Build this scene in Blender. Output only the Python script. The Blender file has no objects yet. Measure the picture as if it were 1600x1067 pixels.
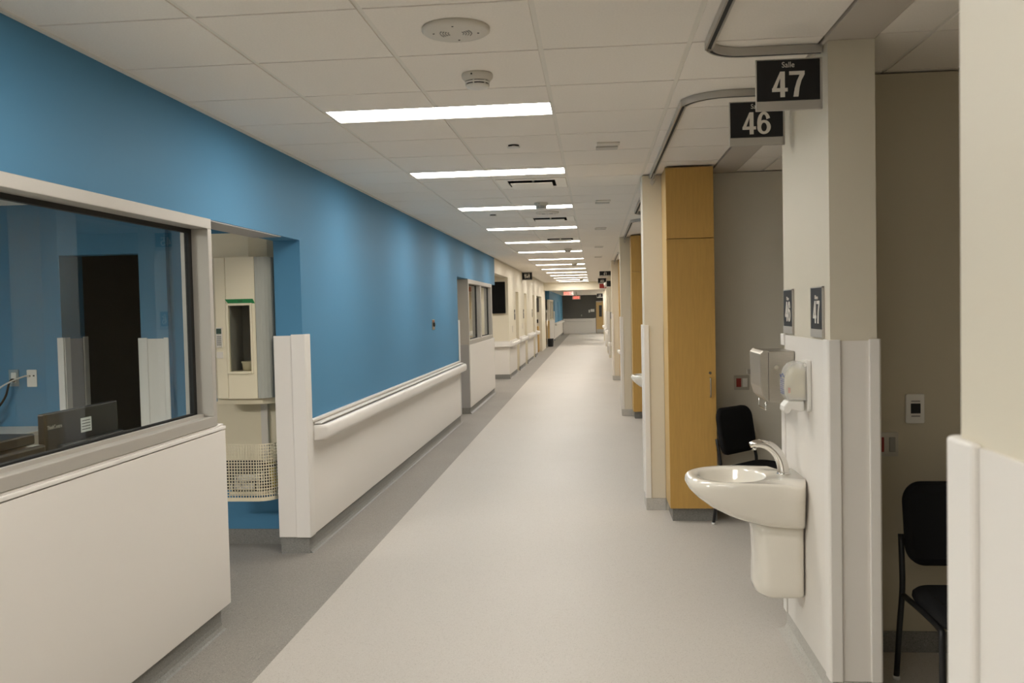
import bpy, bmesh, math, random
from mathutils import Vector, Matrix, Euler
random.seed(7)
PI = math.pi
sc = bpy.context.scene
C = sc.collection
W = {}

# ------------------------------------------------------------------ materials
def lin(c):
    c = c / 255.0
    return c / 12.92 if c <= 0.04045 else ((c + 0.055) / 1.055) ** 2.4

def srgb(r, g, b):
    return (lin(r), lin(g), lin(b), 1.0)

MATS = {}
def mat(name, col, rough=0.55, metal=0.0, spec=0.4, noise=0.0, nscale=60.0, col2=None, bump=0.0, bscale=200.0, stretch=None, coat=0.0):
    m = bpy.data.materials.new(name)
    m.use_nodes = True
    nt = m.node_tree
    b = nt.nodes['Principled BSDF']
    b.inputs['Base Color'].default_value = col
    b.inputs['Roughness'].default_value = rough
    b.inputs['Metallic'].default_value = metal
    b.inputs['Specular IOR Level'].default_value = spec
    if coat:
        b.inputs['Coat Weight'].default_value = coat
        b.inputs['Coat Roughness'].default_value = 0.05
    if noise or bump:
        tc = nt.nodes.new('ShaderNodeTexCoord')
        mp = nt.nodes.new('ShaderNodeMapping')
        if stretch:
            mp.inputs['Scale'].default_value = stretch
        nt.links.new(tc.outputs['Object'], mp.inputs['Vector'])
    if noise:
        n = nt.nodes.new('ShaderNodeTexNoise')
        n.inputs['Scale'].default_value = nscale
        n.inputs['Detail'].default_value = 3.0
        nt.links.new(mp.outputs['Vector'], n.inputs['Vector'])
        r = nt.nodes.new('ShaderNodeValToRGB')
        c2 = col2 or tuple(x * (1 - noise) for x in col[:3]) + (1,)
        r.color_ramp.elements[0].position = 0.35
        r.color_ramp.elements[1].position = 0.65
        r.color_ramp.elements[0].color = c2
        r.color_ramp.elements[1].color = col
        nt.links.new(n.outputs['Fac'], r.inputs['Fac'])
        nt.links.new(r.outputs['Color'], b.inputs['Base Color'])
    if bump:
        n2 = nt.nodes.new('ShaderNodeTexNoise')
        n2.inputs['Scale'].default_value = bscale
        nt.links.new(mp.outputs['Vector'], n2.inputs['Vector'])
        bp = nt.nodes.new('ShaderNodeBump')
        bp.inputs['Strength'].default_value = bump
        bp.inputs['Distance'].default_value = 0.002
        nt.links.new(n2.outputs['Fac'], bp.inputs['Height'])
        nt.links.new(bp.outputs['Normal'], b.inputs['Normal'])
    MATS[name] = m
    return m

def speckle(name, col, dark, light, rough=0.4, spec=0.35, scale=260.0):
    """vinyl sheet flooring with fine dark and light chips"""
    m = mat(name, col, rough, spec=spec)
    nt = m.node_tree
    b = nt.nodes['Principled BSDF']
    tc = nt.nodes.new('ShaderNodeTexCoord')
    v = nt.nodes.new('ShaderNodeTexVoronoi')
    v.inputs['Scale'].default_value = scale
    nt.links.new(tc.outputs['Object'], v.inputs['Vector'])
    sep = nt.nodes.new('ShaderNodeSeparateColor')
    nt.links.new(v.outputs['Color'], sep.inputs['Color'])
    r = nt.nodes.new('ShaderNodeValToRGB')
    r.color_ramp.interpolation = 'CONSTANT'
    e = r.color_ramp.elements
    e[0].position = 0.0; e[0].color = dark
    e[1].position = 0.06; e[1].color = col
    x = e.new(0.90); x.color = light
    nt.links.new(sep.outputs['Red'], r.inputs['Fac'])
    n = nt.nodes.new('ShaderNodeTexNoise')
    n.inputs['Scale'].default_value = 1.3
    nt.links.new(tc.outputs['Object'], n.inputs['Vector'])
    mr = nt.nodes.new('ShaderNodeMapRange')
    mr.inputs['To Min'].default_value = rough - 0.05
    mr.inputs['To Max'].default_value = rough + 0.08
    nt.links.new(n.outputs['Fac'], mr.inputs['Value'])
    nt.links.new(mr.outputs['Result'], b.inputs['Roughness'])
    nt.links.new(r.outputs['Color'], b.inputs['Base Color'])
    return m

def emit(name, col, strength):
    m = bpy.data.materials.new(name)
    m.use_nodes = True
    nt = m.node_tree
    b = nt.nodes['Principled BSDF']
    b.inputs['Base Color'].default_value = (0.8, 0.8, 0.8, 1)
    b.inputs['Emission Color'].default_value = col
    b.inputs['Emission Strength'].default_value = strength
    MATS[name] = m
    return m

def glass(name, tint=(0.93, 0.96, 0.95, 1), refl=1.0):
    m = bpy.data.materials.new(name)
    m.use_nodes = True
    nt = m.node_tree
    nt.nodes.clear()
    o = nt.nodes.new('ShaderNodeOutputMaterial')
    t = nt.nodes.new('ShaderNodeBsdfTransparent'); t.inputs['Color'].default_value = tint
    g = nt.nodes.new('ShaderNodeBsdfGlossy'); g.inputs['Roughness'].default_value = 0.004
    f = nt.nodes.new('ShaderNodeFresnel'); f.inputs['IOR'].default_value = 1.5
    mx = nt.nodes.new('ShaderNodeMixShader')
    ge = nt.nodes.new('ShaderNodeNewGeometry')
    iv = nt.nodes.new('ShaderNodeMath'); iv.operation = 'SUBTRACT'; iv.inputs[0].default_value = 1.0
    mu = nt.nodes.new('ShaderNodeMath'); mu.operation = 'MULTIPLY'
    nt.links.new(ge.outputs['Backfacing'], iv.inputs[1])
    nt.links.new(iv.outputs[0], mu.inputs[0]); nt.links.new(f.outputs['Fac'], mu.inputs[1])
    nt.links.new(mu.outputs[0], mx.inputs['Fac'])
    nt.links.new(t.outputs['BSDF'], mx.inputs[1])
    nt.links.new(g.outputs['BSDF'], mx.inputs[2])
    nt.links.new(mx.outputs['Shader'], o.inputs['Surface'])
    MATS[name] = m
    return m

M = {}
M['blue'] = mat('blue_paint', (0.078, 0.232, 0.39, 1), 0.6, spec=0.22, bump=0.06, bscale=300)
M['blue_shade'] = M['blue']
M['cream'] = mat('cream_paint', (0.72, 0.66, 0.53, 1), 0.5, bump=0.05, bscale=300)
M['beige'] = mat('beige_paint', (0.66, 0.61, 0.50, 1), 0.5, bump=0.06, bscale=300)
M['taupe'] = mat('taupe_paint', (0.54, 0.49, 0.38, 1), 0.55, bump=0.06, bscale=300)
M['taupe_grey'] = mat('grey_taupe', (0.66, 0.63, 0.55, 1), 0.55, bump=0.06, bscale=300)  # lighter and greyer than the taupe of the sink pier partitions
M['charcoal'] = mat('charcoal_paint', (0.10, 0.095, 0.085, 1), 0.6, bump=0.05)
M['panel'] = mat('white_wall_panel', (0.77, 0.735, 0.69, 1), 0.38, spec=0.4, bump=0.05, bscale=500)
M['panel_edge'] = mat('panel_edge_trim', (0.78, 0.75, 0.71, 1), 0.35)
M['grey_panel'] = mat('grey_paint', (0.36, 0.35, 0.345, 1), 0.5)
M['base'] = speckle('grey_cove_vinyl', (0.22, 0.215, 0.20, 1), (0.14, 0.135, 0.13, 1), (0.29, 0.28, 0.265, 1), 0.45)
M['base_light'] = speckle('pale_cove_vinyl', (0.50, 0.48, 0.44, 1), (0.36, 0.34, 0.32, 1), (0.56, 0.54, 0.5, 1), 0.42)
M['floor'] = speckle('pale_sheet_vinyl', (0.53, 0.497, 0.455, 1), (0.43, 0.40, 0.36, 1), (0.57, 0.54, 0.50, 1), 0.46, 0.22)
M['border'] = speckle('grey_sheet_vinyl', (0.28, 0.262, 0.237, 1), (0.18, 0.168, 0.155, 1), (0.36, 0.335, 0.305, 1), 0.46, 0.25)
M['tile'] = mat('ceiling_tile', (0.91, 0.86, 0.795, 1), 0.85, spec=0.1, noise=0.04, nscale=120, bump=0.12, bscale=240)
M['tee'] = mat('ceiling_tee', (0.80, 0.765, 0.70, 1), 0.5)
M['plaster'] = mat('ceiling_plaster', (0.55, 0.50, 0.44, 1), 0.7)
M['wood'] = mat('maple_laminate', (0.58, 0.345, 0.095, 1), 0.42, spec=0.35, noise=0.07, nscale=9, stretch=(9, 9, 0.7))
M['wood_edge'] = mat('maple_edge', (0.62, 0.42, 0.17, 1), 0.4)
M['ceramic'] = mat('white_ceramic', (0.80, 0.76, 0.68, 1), 0.12, spec=0.6, coat=0.5)
M['chrome'] = mat('chrome', (0.72, 0.70, 0.67, 1), 0.08, metal=1.0)
M['steel'] = mat('brushed_steel', (0.52, 0.49, 0.44, 1), 0.32, metal=1.0, noise=0.1, nscale=40, stretch=(1, 1, 30))
M['alu'] = mat('aluminium_frame', (0.47, 0.445, 0.405, 1), 0.42, metal=0.3, spec=0.5)
M['rail'] = mat('curtain_rail_metal', (0.52, 0.50, 0.47, 1), 0.35, metal=0.5)
M['black'] = mat('black_plastic', (0.012, 0.012, 0.013, 1), 0.35)
M['gasket'] = mat('black_gasket', (0.008, 0.008, 0.008, 1), 0.6)
M['fabric'] = mat('black_upholstery', (0.010, 0.010, 0.011, 1), 0.85, spec=0.2, bump=0.3, bscale=600)
M['legs'] = mat('black_metal', (0.012, 0.012, 0.013, 1), 0.4)
M['glide'] = mat('pale_glide', (0.6, 0.6, 0.58, 1), 0.5)
M['sign'] = mat('sign_black', (0.011, 0.011, 0.012, 1), 0.4)
M['sign_letter'] = mat('sign_letter', (0.72, 0.68, 0.62, 1), 0.5)
M['white'] = mat('white_plastic', (0.74, 0.72, 0.68, 1), 0.4)
M['offwhite'] = mat('offwhite_plastic', (0.66, 0.62, 0.55, 1), 0.45)
M['grey'] = mat('grey_plastic', (0.30, 0.29, 0.27, 1), 0.5)
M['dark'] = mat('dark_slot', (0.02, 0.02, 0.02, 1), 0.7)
M['station'] = mat('tube_station_beige', (0.74, 0.67, 0.50, 1), 0.42, spec=0.4)
M['station_grey'] = mat('tube_station_grey', (0.36, 0.37, 0.33, 1), 0.45)
M['green'] = mat('green_tape', (0.012, 0.20, 0.055, 1), 0.6)
M['green_lcd'] = mat('green_display', (0.02, 0.05, 0.03, 1), 0.3)
M['red'] = mat('red_plastic', (0.28, 0.025, 0.018, 1), 0.5)
M['red_sign'] = mat('red_letter', (0.75, 0.06, 0.03, 1), 0.5)
M['yellow'] = mat('yellow_carrier', (0.55, 0.42, 0.08, 1), 0.4)
M['monitor'] = mat('monitor_casing', (0.022, 0.020, 0.019, 1), 0.3, spec=0.5)
M['cable_w'] = mat('white_cable', (0.65, 0.63, 0.6, 1), 0.5)
M['soap'] = mat('soap_bag', (0.66, 0.61, 0.46, 1), 0.35)
M['blueink'] = mat('blue_ink', (0.06, 0.09, 0.26, 1), 0.5)
M['pink'] = mat('pink_ink', (0.62, 0.40, 0.36, 1), 0.5)
M['kick'] = mat('steel_kick_plate', (0.45, 0.43, 0.40, 1), 0.4, metal=0.7)
M['glass'] = glass('clear_pane')
M['clear'] = glass('clear_plastic', (0.90, 0.90, 0.87, 1))
M['cover'] = mat('translucent_cover', (0.86, 0.85, 0.82, 1), 0.15, spec=0.6)
M['cover'].node_tree.nodes['Principled BSDF'].inputs['Alpha'].default_value = 0.34
M['vent'] = mat('vent_white', (0.92, 0.88, 0.80, 1), 0.45)
M['lens'] = mat('sensor_grey', (0.52, 0.50, 0.46, 1), 0.5)
M['tv'] = mat('screen_black', (0.004, 0.004, 0.004, 1), 0.5, spec=0.08)
M['lamp'] = emit('lit_diffuser', (1.0, 0.955, 0.88, 1), 11.0)
M['lamp_office'] = emit('lit_office_diffuser', (1.0, 0.95, 0.88, 1), 26.0)
M['lamp_warm'] = emit('lit_warm_diffuser', (1.0, 0.90, 0.72, 1), 11.0)
M['exit_lit'] = mat('exit_panel', (0.62, 0.50, 0.46, 1), 0.5)
M['exit_red'] = emit('lit_exit_letter', (0.9, 0.045, 0.02, 1), 0.6)

# ------------------------------------------------------------------ mesh builder
class B:
    def __init__(s):
        s.bm = bmesh.new()
    def _faces(s, verts, faces, mi=0, smooth=False):
        vs = [s.bm.verts.new(v) for v in verts]
        for f in faces:
            try:
                fc = s.bm.faces.new([vs[i] for i in f])
                fc.material_index = mi
                fc.smooth = smooth
            except ValueError:
                pass
        return vs
    def box(s, x0, x1, y0, y1, z0, z1, mi=0):
        x0, x1 = min(x0, x1), max(x0, x1); y0, y1 = min(y0, y1), max(y0, y1); z0, z1 = min(z0, z1), max(z0, z1)
        v = [(x0,y0,z0),(x1,y0,z0),(x1,y1,z0),(x0,y1,z0),(x0,y0,z1),(x1,y0,z1),(x1,y1,z1),(x0,y1,z1)]
        s._faces(v, [(0,3,2,1),(4,5,6,7),(0,1,5,4),(1,2,6,5),(2,3,7,6),(3,0,4,7)], mi)
        return s
    def loft(s, rings, mi=0, closed=True, cap0=True, cap1=True, smooth=True):
        n = len(rings[0]); vs = []
        for r in rings:
            vs.append([s.bm.verts.new(p) for p in r])
        for i in range(len(rings) - 1):
            for j in range(n if closed else n - 1):
                k = (j + 1) % n
                try:
                    f = s.bm.faces.new((vs[i][j], vs[i][k], vs[i+1][k], vs[i+1][j]))
                    f.material_index = mi; f.smooth = smooth
                except ValueError:
                    pass
        if cap0:
            f = s.bm.faces.new(list(reversed(vs[0]))); f.material_index = mi
        if cap1:
            f = s.bm.faces.new(vs[-1]); f.material_index = mi
        return s
    def lathe(s, c, prof, axis='z', n=32, mi=0, cap0=True, cap1=True, smooth=True):
        """prof: list of (radius, offset along axis)"""
        rings = []
        for r, h in prof:
            ring = []
            for k in range(n):
                a = 2 * PI * k / n
                p, q = r * math.cos(a), r * math.sin(a)
                if axis == 'z': v = (c[0]+p, c[1]+q, c[2]+h)
                elif axis == 'x': v = (c[0]+h, c[1]+p, c[2]+q)
                else: v = (c[0]+q, c[1]+h, c[2]+p)
                ring.append(v)
            rings.append(ring)
        return s.loft(rings, mi, True, cap0, cap1, smooth)
    def tube(s, pts, r, n=10, mi=0, sub=1):
        pts = [Vector(p) for p in pts]
        if sub > 1:
            pts = catmull(pts, sub)
        rr = r if isinstance(r, (list, tuple)) else None
        rings = []
        t0 = (pts[1] - pts[0]).normalized()
        up = Vector((0, 0, 1)) if abs(t0.z) < 0.9 else Vector((1, 0, 0))
        nx = t0.cross(up).normalized()
        for i, p in enumerate(pts):
            if i == 0: t = t0
            elif i == len(pts) - 1: t = (pts[-1] - pts[-2]).normalized()
            else: t = ((pts[i+1] - p).normalized() + (p - pts[i-1]).normalized()).normalized()
            nx = (nx - t * nx.dot(t)).normalized()
            ny = t.cross(nx)
            if rr:
                u = i / (len(pts) - 1) * (len(rr) - 1); a = int(min(u, len(rr) - 2)); w = u - a
                rad = rr[a] * (1 - w) + rr[a+1] * w
            else:
                rad = r
            rings.append([p + nx * rad * math.cos(2*PI*k/n) + ny * rad * math.sin(2*PI*k/n) for k in range(n)])
        return s.loft(rings, mi)
    def prism(s, poly, axis, a, b, mi=0, smooth=False):
        """poly in the plane normal to axis (x: y,z / y: x,z / z: x,y)"""
        def P(u, v, w):
            return {'x': (w, u, v), 'y': (u, w, v), 'z': (u, v, w)}[axis]
        r0 = [P(u, v, a) for u, v in poly]; r1 = [P(u, v, b) for u, v in poly]
        s.loft([r0, r1], mi, True, True, True, smooth)
        bmesh.ops.recalc_face_normals(s.bm, faces=s.bm.faces[:])
        return s
    def rslab(s, axis, a, b, u0, u1, v0, v1, r=0.02, n=6, mi=0):
        return s.prism(rrect(u0, u1, v0, v1, r, n), axis, a, b, mi)
    def build(s, name, mats, parent=None, local=False, bevel=0.0, seg=2, smooth=False, label=None):
        bmesh.ops.recalc_face_normals(s.bm, faces=s.bm.faces[:])
        me = bpy.data.meshes.new(name)
        s.bm.to_mesh(me); s.bm.free()
        for m in (mats if isinstance(mats, (list, tuple)) else [mats]):
            me.materials.append(m)
        return link(name, me, parent, local, bevel, seg, smooth, label)

def link(name, me, parent=None, local=False, bevel=0.0, seg=2, smooth=False, label=None):
    o = bpy.data.objects.new(name, me)
    C.objects.link(o)
    if parent is not None:
        o.parent = parent
        if not local:
            me.transform(Matrix.Translation(-W[parent]))
        W[o] = W[parent].copy()
    else:
        vs = [v.co for v in me.vertices]
        lo = Vector((min(v.x for v in vs), min(v.y for v in vs), min(v.z for v in vs)))
        hi = Vector((max(v.x for v in vs), max(v.y for v in vs), max(v.z for v in vs)))
        c = Vector(((lo.x+hi.x)/2, (lo.y+hi.y)/2, lo.z))
        me.transform(Matrix.Translation(-c)); o.location = c; W[o] = c
    if smooth:
        for p in me.polygons: p.use_smooth = True
    if bevel:
        b = o.modifiers.new('edge', 'BEVEL'); b.width = bevel; b.segments = seg; b.limit_method = 'ANGLE'; b.angle_limit = 0.6
    if label: o['label'] = label
    return o

def rrect(u0, u1, v0, v1, r, n=6):
    out = []
    for cu, cv, a0 in ((u1-r, v1-r, 0), (u0+r, v1-r, PI/2), (u0+r, v0+r, PI), (u1-r, v0+r, 1.5*PI)):
        for k in range(n + 1):
            a = a0 + PI/2 * k / n
            out.append((cu + r*math.cos(a), cv + r*math.sin(a)))
    return out

def catmull(p, sub):
    out = []
    q = [p[0]*2 - p[1]] + p + [p[-1]*2 - p[-2]]
    for i in range(1, len(q) - 2):
        for k in range(sub):
            t = k / sub
            a, b, c, d = q[i-1], q[i], q[i+1], q[i+2]
            out.append(0.5*((2*b) + (c-a)*t + (2*a-5*b+4*c-d)*t*t + (3*b-a-3*c+d)*t**3))
    out.append(p[-1])
    return out

def thing(name, label, cat, loc=(0, 0, 0), group=None):
    o = bpy.data.objects.new(name, None)
    C.objects.link(o)
    o.empty_display_size = 0.1
    o.location = loc
    W[o] = Vector(loc)
    tag(o, label, cat, group)
    return o

def tag(o, label, cat, group=None, kind=None):
    o['label'] = label; o['category'] = cat
    if group: o['group'] = group
    if kind: o['kind'] = kind
    return o

def struct(o, label, cat):
    return tag(o, label, cat, None, 'structure')

def copy_tree(o, parent=None):
    c = o.copy(); C.objects.link(c)
    if parent is not None: c.parent = parent
    for ch in list(o.children): copy_tree(ch, c)
    return c

def dup(root, loc, label, rz=None, group=None):
    c = copy_tree(root)
    c.location = loc
    if rz is not None: c.rotation_euler = (0, 0, rz)
    c['label'] = label
    if group: c['group'] = group
    W[c] = Vector(loc)
    return c

FACE = {'-y': Euler((PI/2, 0, 0)), '-x': Euler((PI/2, 0, -PI/2)), '+x': Euler((PI/2, 0, PI/2)), 'down': Euler((PI, 0, 0))}
def text(name, s, size, m, loc, face, parent, bold=0.0, sx=1.0, depth=0.0008, local=False):
    cu = bpy.data.curves.new(name, 'FONT')
    cu.body = s; cu.size = size; cu.align_x = 'CENTER'; cu.align_y = 'CENTER'
    cu.extrude = depth; cu.offset = bold; cu.resolution_u = 4
    tmp = bpy.data.objects.new('tmp', cu)
    me = bpy.data.meshes.new_from_object(tmp)
    bpy.data.objects.remove(tmp); bpy.data.curves.remove(cu)
    me.name = name
    vs = [v.co for v in me.vertices]
    cx = (min(v.x for v in vs) + max(v.x for v in vs)) / 2; cy = (min(v.y for v in vs) + max(v.y for v in vs)) / 2
    me.transform(Matrix.Translation((-cx, -cy, 0)))
    me.transform(Matrix.Diagonal((sx, 1, 1, 1)))
    me.transform(Matrix.Translation(loc) @ FACE[face].to_matrix().to_4x4())
    me.materials.clear(); me.materials.append(m)
    return link(name, me, parent, local)

def ringseg(cx, cy, rx, ry, t, a0, a1, ty=None, n=14):
    ty = ty or t
    o = [(cx + rx*math.cos(math.radians(a0 + (a1-a0)*k/n)), cy + ry*math.sin(math.radians(a0 + (a1-a0)*k/n))) for k in range(n + 1)]
    i = [(cx + (rx-t)*math.cos(math.radians(a1 + (a0-a1)*k/n)), cy + (ry-ty)*math.sin(math.radians(a1 + (a0-a1)*k/n))) for k in range(n + 1)]
    return o + i
GLYPH = {
    '4': [[(.30, 0), (.47, 0), (.47, 1), (.30, 1)], [(0, .215), (.57, .215), (.57, .355), (0, .355)], [(0, .31), (.15, .31), (.335, .86), (.30, 1)]],
    '7': [[(0, .855), (.56, .855), (.56, 1), (0, 1)], [(.56, .86), (.44, .62), (.37, .35), (.33, 0), (.145, 0), (.20, .33), (.28, .62), (.385, .86)]],
    '0': [ringseg(.28, .5, .28, .51, .165, 0, 180, .14), ringseg(.28, .5, .28, .51, .165, 180, 360, .14)],
    '6': [ringseg(.28, .31, .285, .32, .165, 0, 180, .12), ringseg(.28, .31, .285, .32, .165, 180, 360, .12), ringseg(.28, .5, .285, .51, .165, 25, 200, .13)],
    '5': [[(.06, .86), (.53, .86), (.53, 1), (.06, 1)], [(.04, .44), (.19, .50), (.20, .9), (.07, .9)], ringseg(.26, .31, .295, .32, .165, -165, 140, .125)],
    '3': [ringseg(.265, .735, .26, .27, .155, -75, 165, .125), ringseg(.265, .29, .29, .30, .165, -165, 75, .125)],
    '1': [[(.24, 0), (.41, 0), (.41, 1), (.26, 1)], [(.06, .70), (.06, .83), (.26, 1), (.30, .86), (.26, .75)]],
}
def numerals(name, s, h, m, loc, face, parent, sx=1.0, depth=0.0008):
    b = B(); x = 0.0
    for ch in s:
        for q, poly in enumerate(GLYPH[ch]):
            b.prism([(x + u, v) for u, v in poly], 'z', -depth, depth * (1 + 0.35*q))
        x += 0.63 if ch != '1' else 0.52
    w = x - 0.07
    me = bpy.data.meshes.new(name)
    bmesh.ops.recalc_face_normals(b.bm, faces=b.bm.faces[:])
    b.bm.to_mesh(me); b.bm.free()
    me.transform(Matrix.Translation((-w/2, -0.5, 0)))
    me.transform(Matrix.Diagonal((h*sx, h, 1, 1)))
    me.transform(Matrix.Translation(loc) @ FACE[face].to_matrix().to_4x4())
    me.materials.append(m)
    return link(name, me, parent)

# ------------------------------------------------------------------ dimensions
CZ = 1.682                # camera height
CE = 2.76                 # corridor ceiling
XL = -2.03                # blue wall plane
T = 0.6096
Y0 = 3.765                # first grid row
LIGHTS = [-2.45, -0.02, 2.42, 4.87, 7.07, 9.55, 12.05, 14.55, 17.1, 19.75, 22.2, 24.7, 27.2, 29.6, 32.1, 34.5, 36.6]
LX0, LX1 = -1.415, -0.205
LH = 0.145
DIFF = [7.72, 10.85, 14.05]
HDR = 37.3                # dropped header across the corridor
YEND = 59.0
CE2 = 2.50

# ------------------------------------------------------------------ floor
fl = B()
fl.box(-1.59, 3.6, -4.5, YEND, -0.1, 0.0, 0)
fl.box(-7.0, -1.59, -4.5, YEND, -0.1, 0.0, 1)
fl = fl.build('floor', [M['floor'], M['border']])
struct(fl, 'pale sheet vinyl corridor floor with a grey border strip along the left walls', 'floor')

# ------------------------------------------------------------------ ceiling (tiles, grid, closed above)
cb = B()
cols = [XL, -1.42, -0.81, -0.2, 0.41, 0.955]
bay_cols = [1.155, 1.373, 1.983, 2.592, 3.2, 3.6]
def blocked(x0, x1):
    out = []
    if x0 >= -1.43 and x1 <= -0.19:
        out += [(y - LH, y + LH) for y in LIGHTS]
    if x0 >= -0.82 and x1 <= -0.19:
        out += [(y - 0.285, y + 0.285) for y in DIFF]
    return sorted(out)
j0 = int(math.floor((-4.5 - Y0) / T)); j1 = int(math.ceil((HDR - Y0) / T))
g = 0.011
for xs in (cols, bay_cols):
    for a, b in zip(xs[:-1], xs[1:]):
        bl = blocked(a, b)
        for j in range(j0, j1):
            segs = [(Y0 + j*T + g*0.5, Y0 + (j+1)*T - g*0.5)]
            for (p, q) in bl:
                nx = []
                for (u, v) in segs:
                    if q <= u or p >= v: nx.append((u, v)); continue
                    if p - u > 0.02: nx.append((u, p - 0.004))
                    if v - q > 0.02: nx.append((q + 0.004, v))
                segs = nx
            for (u, v) in segs:
                v = min(v, HDR)
                if v > u:
                    cb.box(a + g, b - g, u, v, CE - 0.004, CE + 0.01, 0)
cb.box(XL, 3.6, -4.5, HDR, CE + 0.07, CE + 0.12, 1)
def tee(x, w=0.012):
    cuts = sorted((y - LH - 0.002, y + LH + 0.002) for y in LIGHTS) if LX0 + 0.1 < x < LX1 - 0.1 else []
    u = -4.5
    for p, q in cuts:
        cb.box(x - w, x + w, u, p, CE + 0.001, CE + 0.016, 1); u = q
    cb.box(x - w, x + w, u, HDR, CE + 0.001, CE + 0.016, 1)
for x in cols[1:-1] + bay_cols[1:-1]:
    tee(x)
for xs in (cols, bay_cols):
    for j in range(j0, j1 + 1):
        y = Y0 + j*T
        for a, b in zip(xs[:-1], xs[1:]):
            if any(p < y + 0.02 and q > y - 0.02 for p, q in blocked(a, b)): continue
            cb.box(a + g, b - g, y - 0.012, y + 0.012, CE + 0.014, CE + 0.024, 1)
ceil = cb.build('ceiling', [M['tile'], M['tee']])
struct(ceil, 'suspended ceiling of square pale tiles in a white metal grid over the corridor', 'ceiling')

s_ = B(); s_.box(0.955, 1.155, -4.5, HDR, CE - 0.012, CE + 0.06)
struct(s_.build('ceiling_strip', M['plaster']), 'plain plaster ceiling band running between the right hand piers', 'ceiling')
s_ = B(); s_.box(XL, XL + 0.022, -4.5, HDR, CE - 0.012, CE - 0.005)
struct(s_.build('trim_1', M['tee']), 'pale metal angle where the ceiling meets the blue wall', 'trim')

# ------------------------------------------------------------------ left walls
wb = B()
TH = 0.19
wb.box(XL - TH, XL, -4.5, 4.62, 2.195, CE + 0.07)
wb.box(XL - TH, XL, 4.62, 6.10, 2.195, CE + 0.07)
wb.box(XL - TH, XL, 6.10, 13.30, 0, CE + 0.07)
wb.box(XL - TH, XL, 13.30, 18.42, 2.19, CE + 0.07)
struct(wb.build('wall_left', M['blue']), 'long blue painted wall along the left of the corridor', 'wall')

b = B(); b.box(XL - TH + 0.002, XL - 0.004, 4.625, 5.74, 2.188, 2.1945)
struct(b.build('trim_2', M['grey_panel']), 'grey strip under the blue lintel over the alcove opening', 'trim')
# half wall under the near window with its white panel
hb = B(); hb.box(XL - TH, XL, -4.5, 4.60, 0, 1.06)
struct(hb.build('wall_left_low', M['grey_panel']), 'half height wall under the near office window', 'wall')
hp = B(); hp.box(XL + 0.001, XL + 0.02, -4.5, 4.70, 0.112, 1.063); hp.box(XL - TH, XL + 0.001, 4.602, 4.70, 0.112, 1.063)
o = hp.build('wall_panel', M['panel'], bevel=0.002)
tag(o, 'large white protective panel on the half wall below the near office window', 'wall panel')
cp = B(); cp.box(XL - 0.10, XL + 0.024, -4.5, 4.70, 1.068, 1.085); cp.box(XL - 0.10, XL + 0.012, -4.5, 4.695, 1.085, 1.097)
o = cp.build('ledge_cap', M['panel_edge'], bevel=0.003)
tag(o, 'narrow white ledge cap along the top of the near half wall', 'ledge')

# near office window
win = thing('window_1', 'large aluminium framed office window set in the blue wall over the white panel', 'window', (XL, 2.0, 1.097)); win['kind'] = 'structure'
f = B()
fx0, fx1 = XL - 0.135, XL + 0.018
f.box(fx0, fx1, -4.5, 4.61, 1.098, 1.150)
f.box(fx0, fx1, -4.5, 4.61, 2.14, 2.194)
f.box(fx0, fx1, 4.565, 4.61, 1.15, 2.14)
f.build('window_frame', M['alu'], win, bevel=0.003)
f = B()
gx = XL - 0.085
f.box(gx - 0.012, gx + 0.012, -4.5, 4.565, 1.150, 1.170)
f.box(gx - 0.012, gx + 0.012, -4.5, 4.565, 2.118, 2.14)
f.box(gx - 0.012, gx + 0.012, 4.53, 4.565, 1.17, 2.118)
f.build('gasket', M['gasket'], win)
f = B(); f.box(gx + 0.03, gx + 0.05, -4.5, 4.565, 1.150, 1.166); f.build('glazing_stop', M['alu'], win)
f = B(); f.box(gx - 0.003, gx + 0.003, -4.5, 4.53, 1.17, 2.118); f.build('glass_pane', M['glass'], win)

# base of the near half wall, coved
def cove(name, m, x, y0, y1, sgn, label, z=0.112):
    """base along Y, face towards sgn x"""
    b = B()
    b.prism([(x - sgn*0.02, 0.0), (x + sgn*0.030, 0.0), (x + sgn*0.018, 0.006), (x + sgn*0.006, 0.022), (x, 0.045), (x, z), (x - sgn*0.02, z)], 'y', y0, y1)
    return struct(b.build(name, m), label, 'baseboard')
cove('baseboard_left', M['base'], XL + 0.004, -4.5, 4.60, 1, 'grey cove base under the near white panel')
cove('baseboard_left_mid', M['base'], XL + 0.004, 6.10, 13.30, 1, 'grey cove base under the white wainscot of the blue wall')

# ------------------------------------------------------------------ blue wall: wainscot, handrail, end guards
w = B()
w.box(XL + 0.001, XL + 0.016, 6.19, 13.27, 0.112, 0.912)
wr = thing('wall_protection', 'white wainscot with a thin cap along the foot of the long blue wall', 'wall panel', (XL, 9.7, 0.112))
w.build('panel', M['panel'], wr, bevel=0.002)
w = B(); w.box(XL + 0.001, XL + 0.03, 6.19, 13.27, 0.914, 0.932)
w.build('cap_strip', M['panel_edge'], wr, bevel=0.003)

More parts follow.
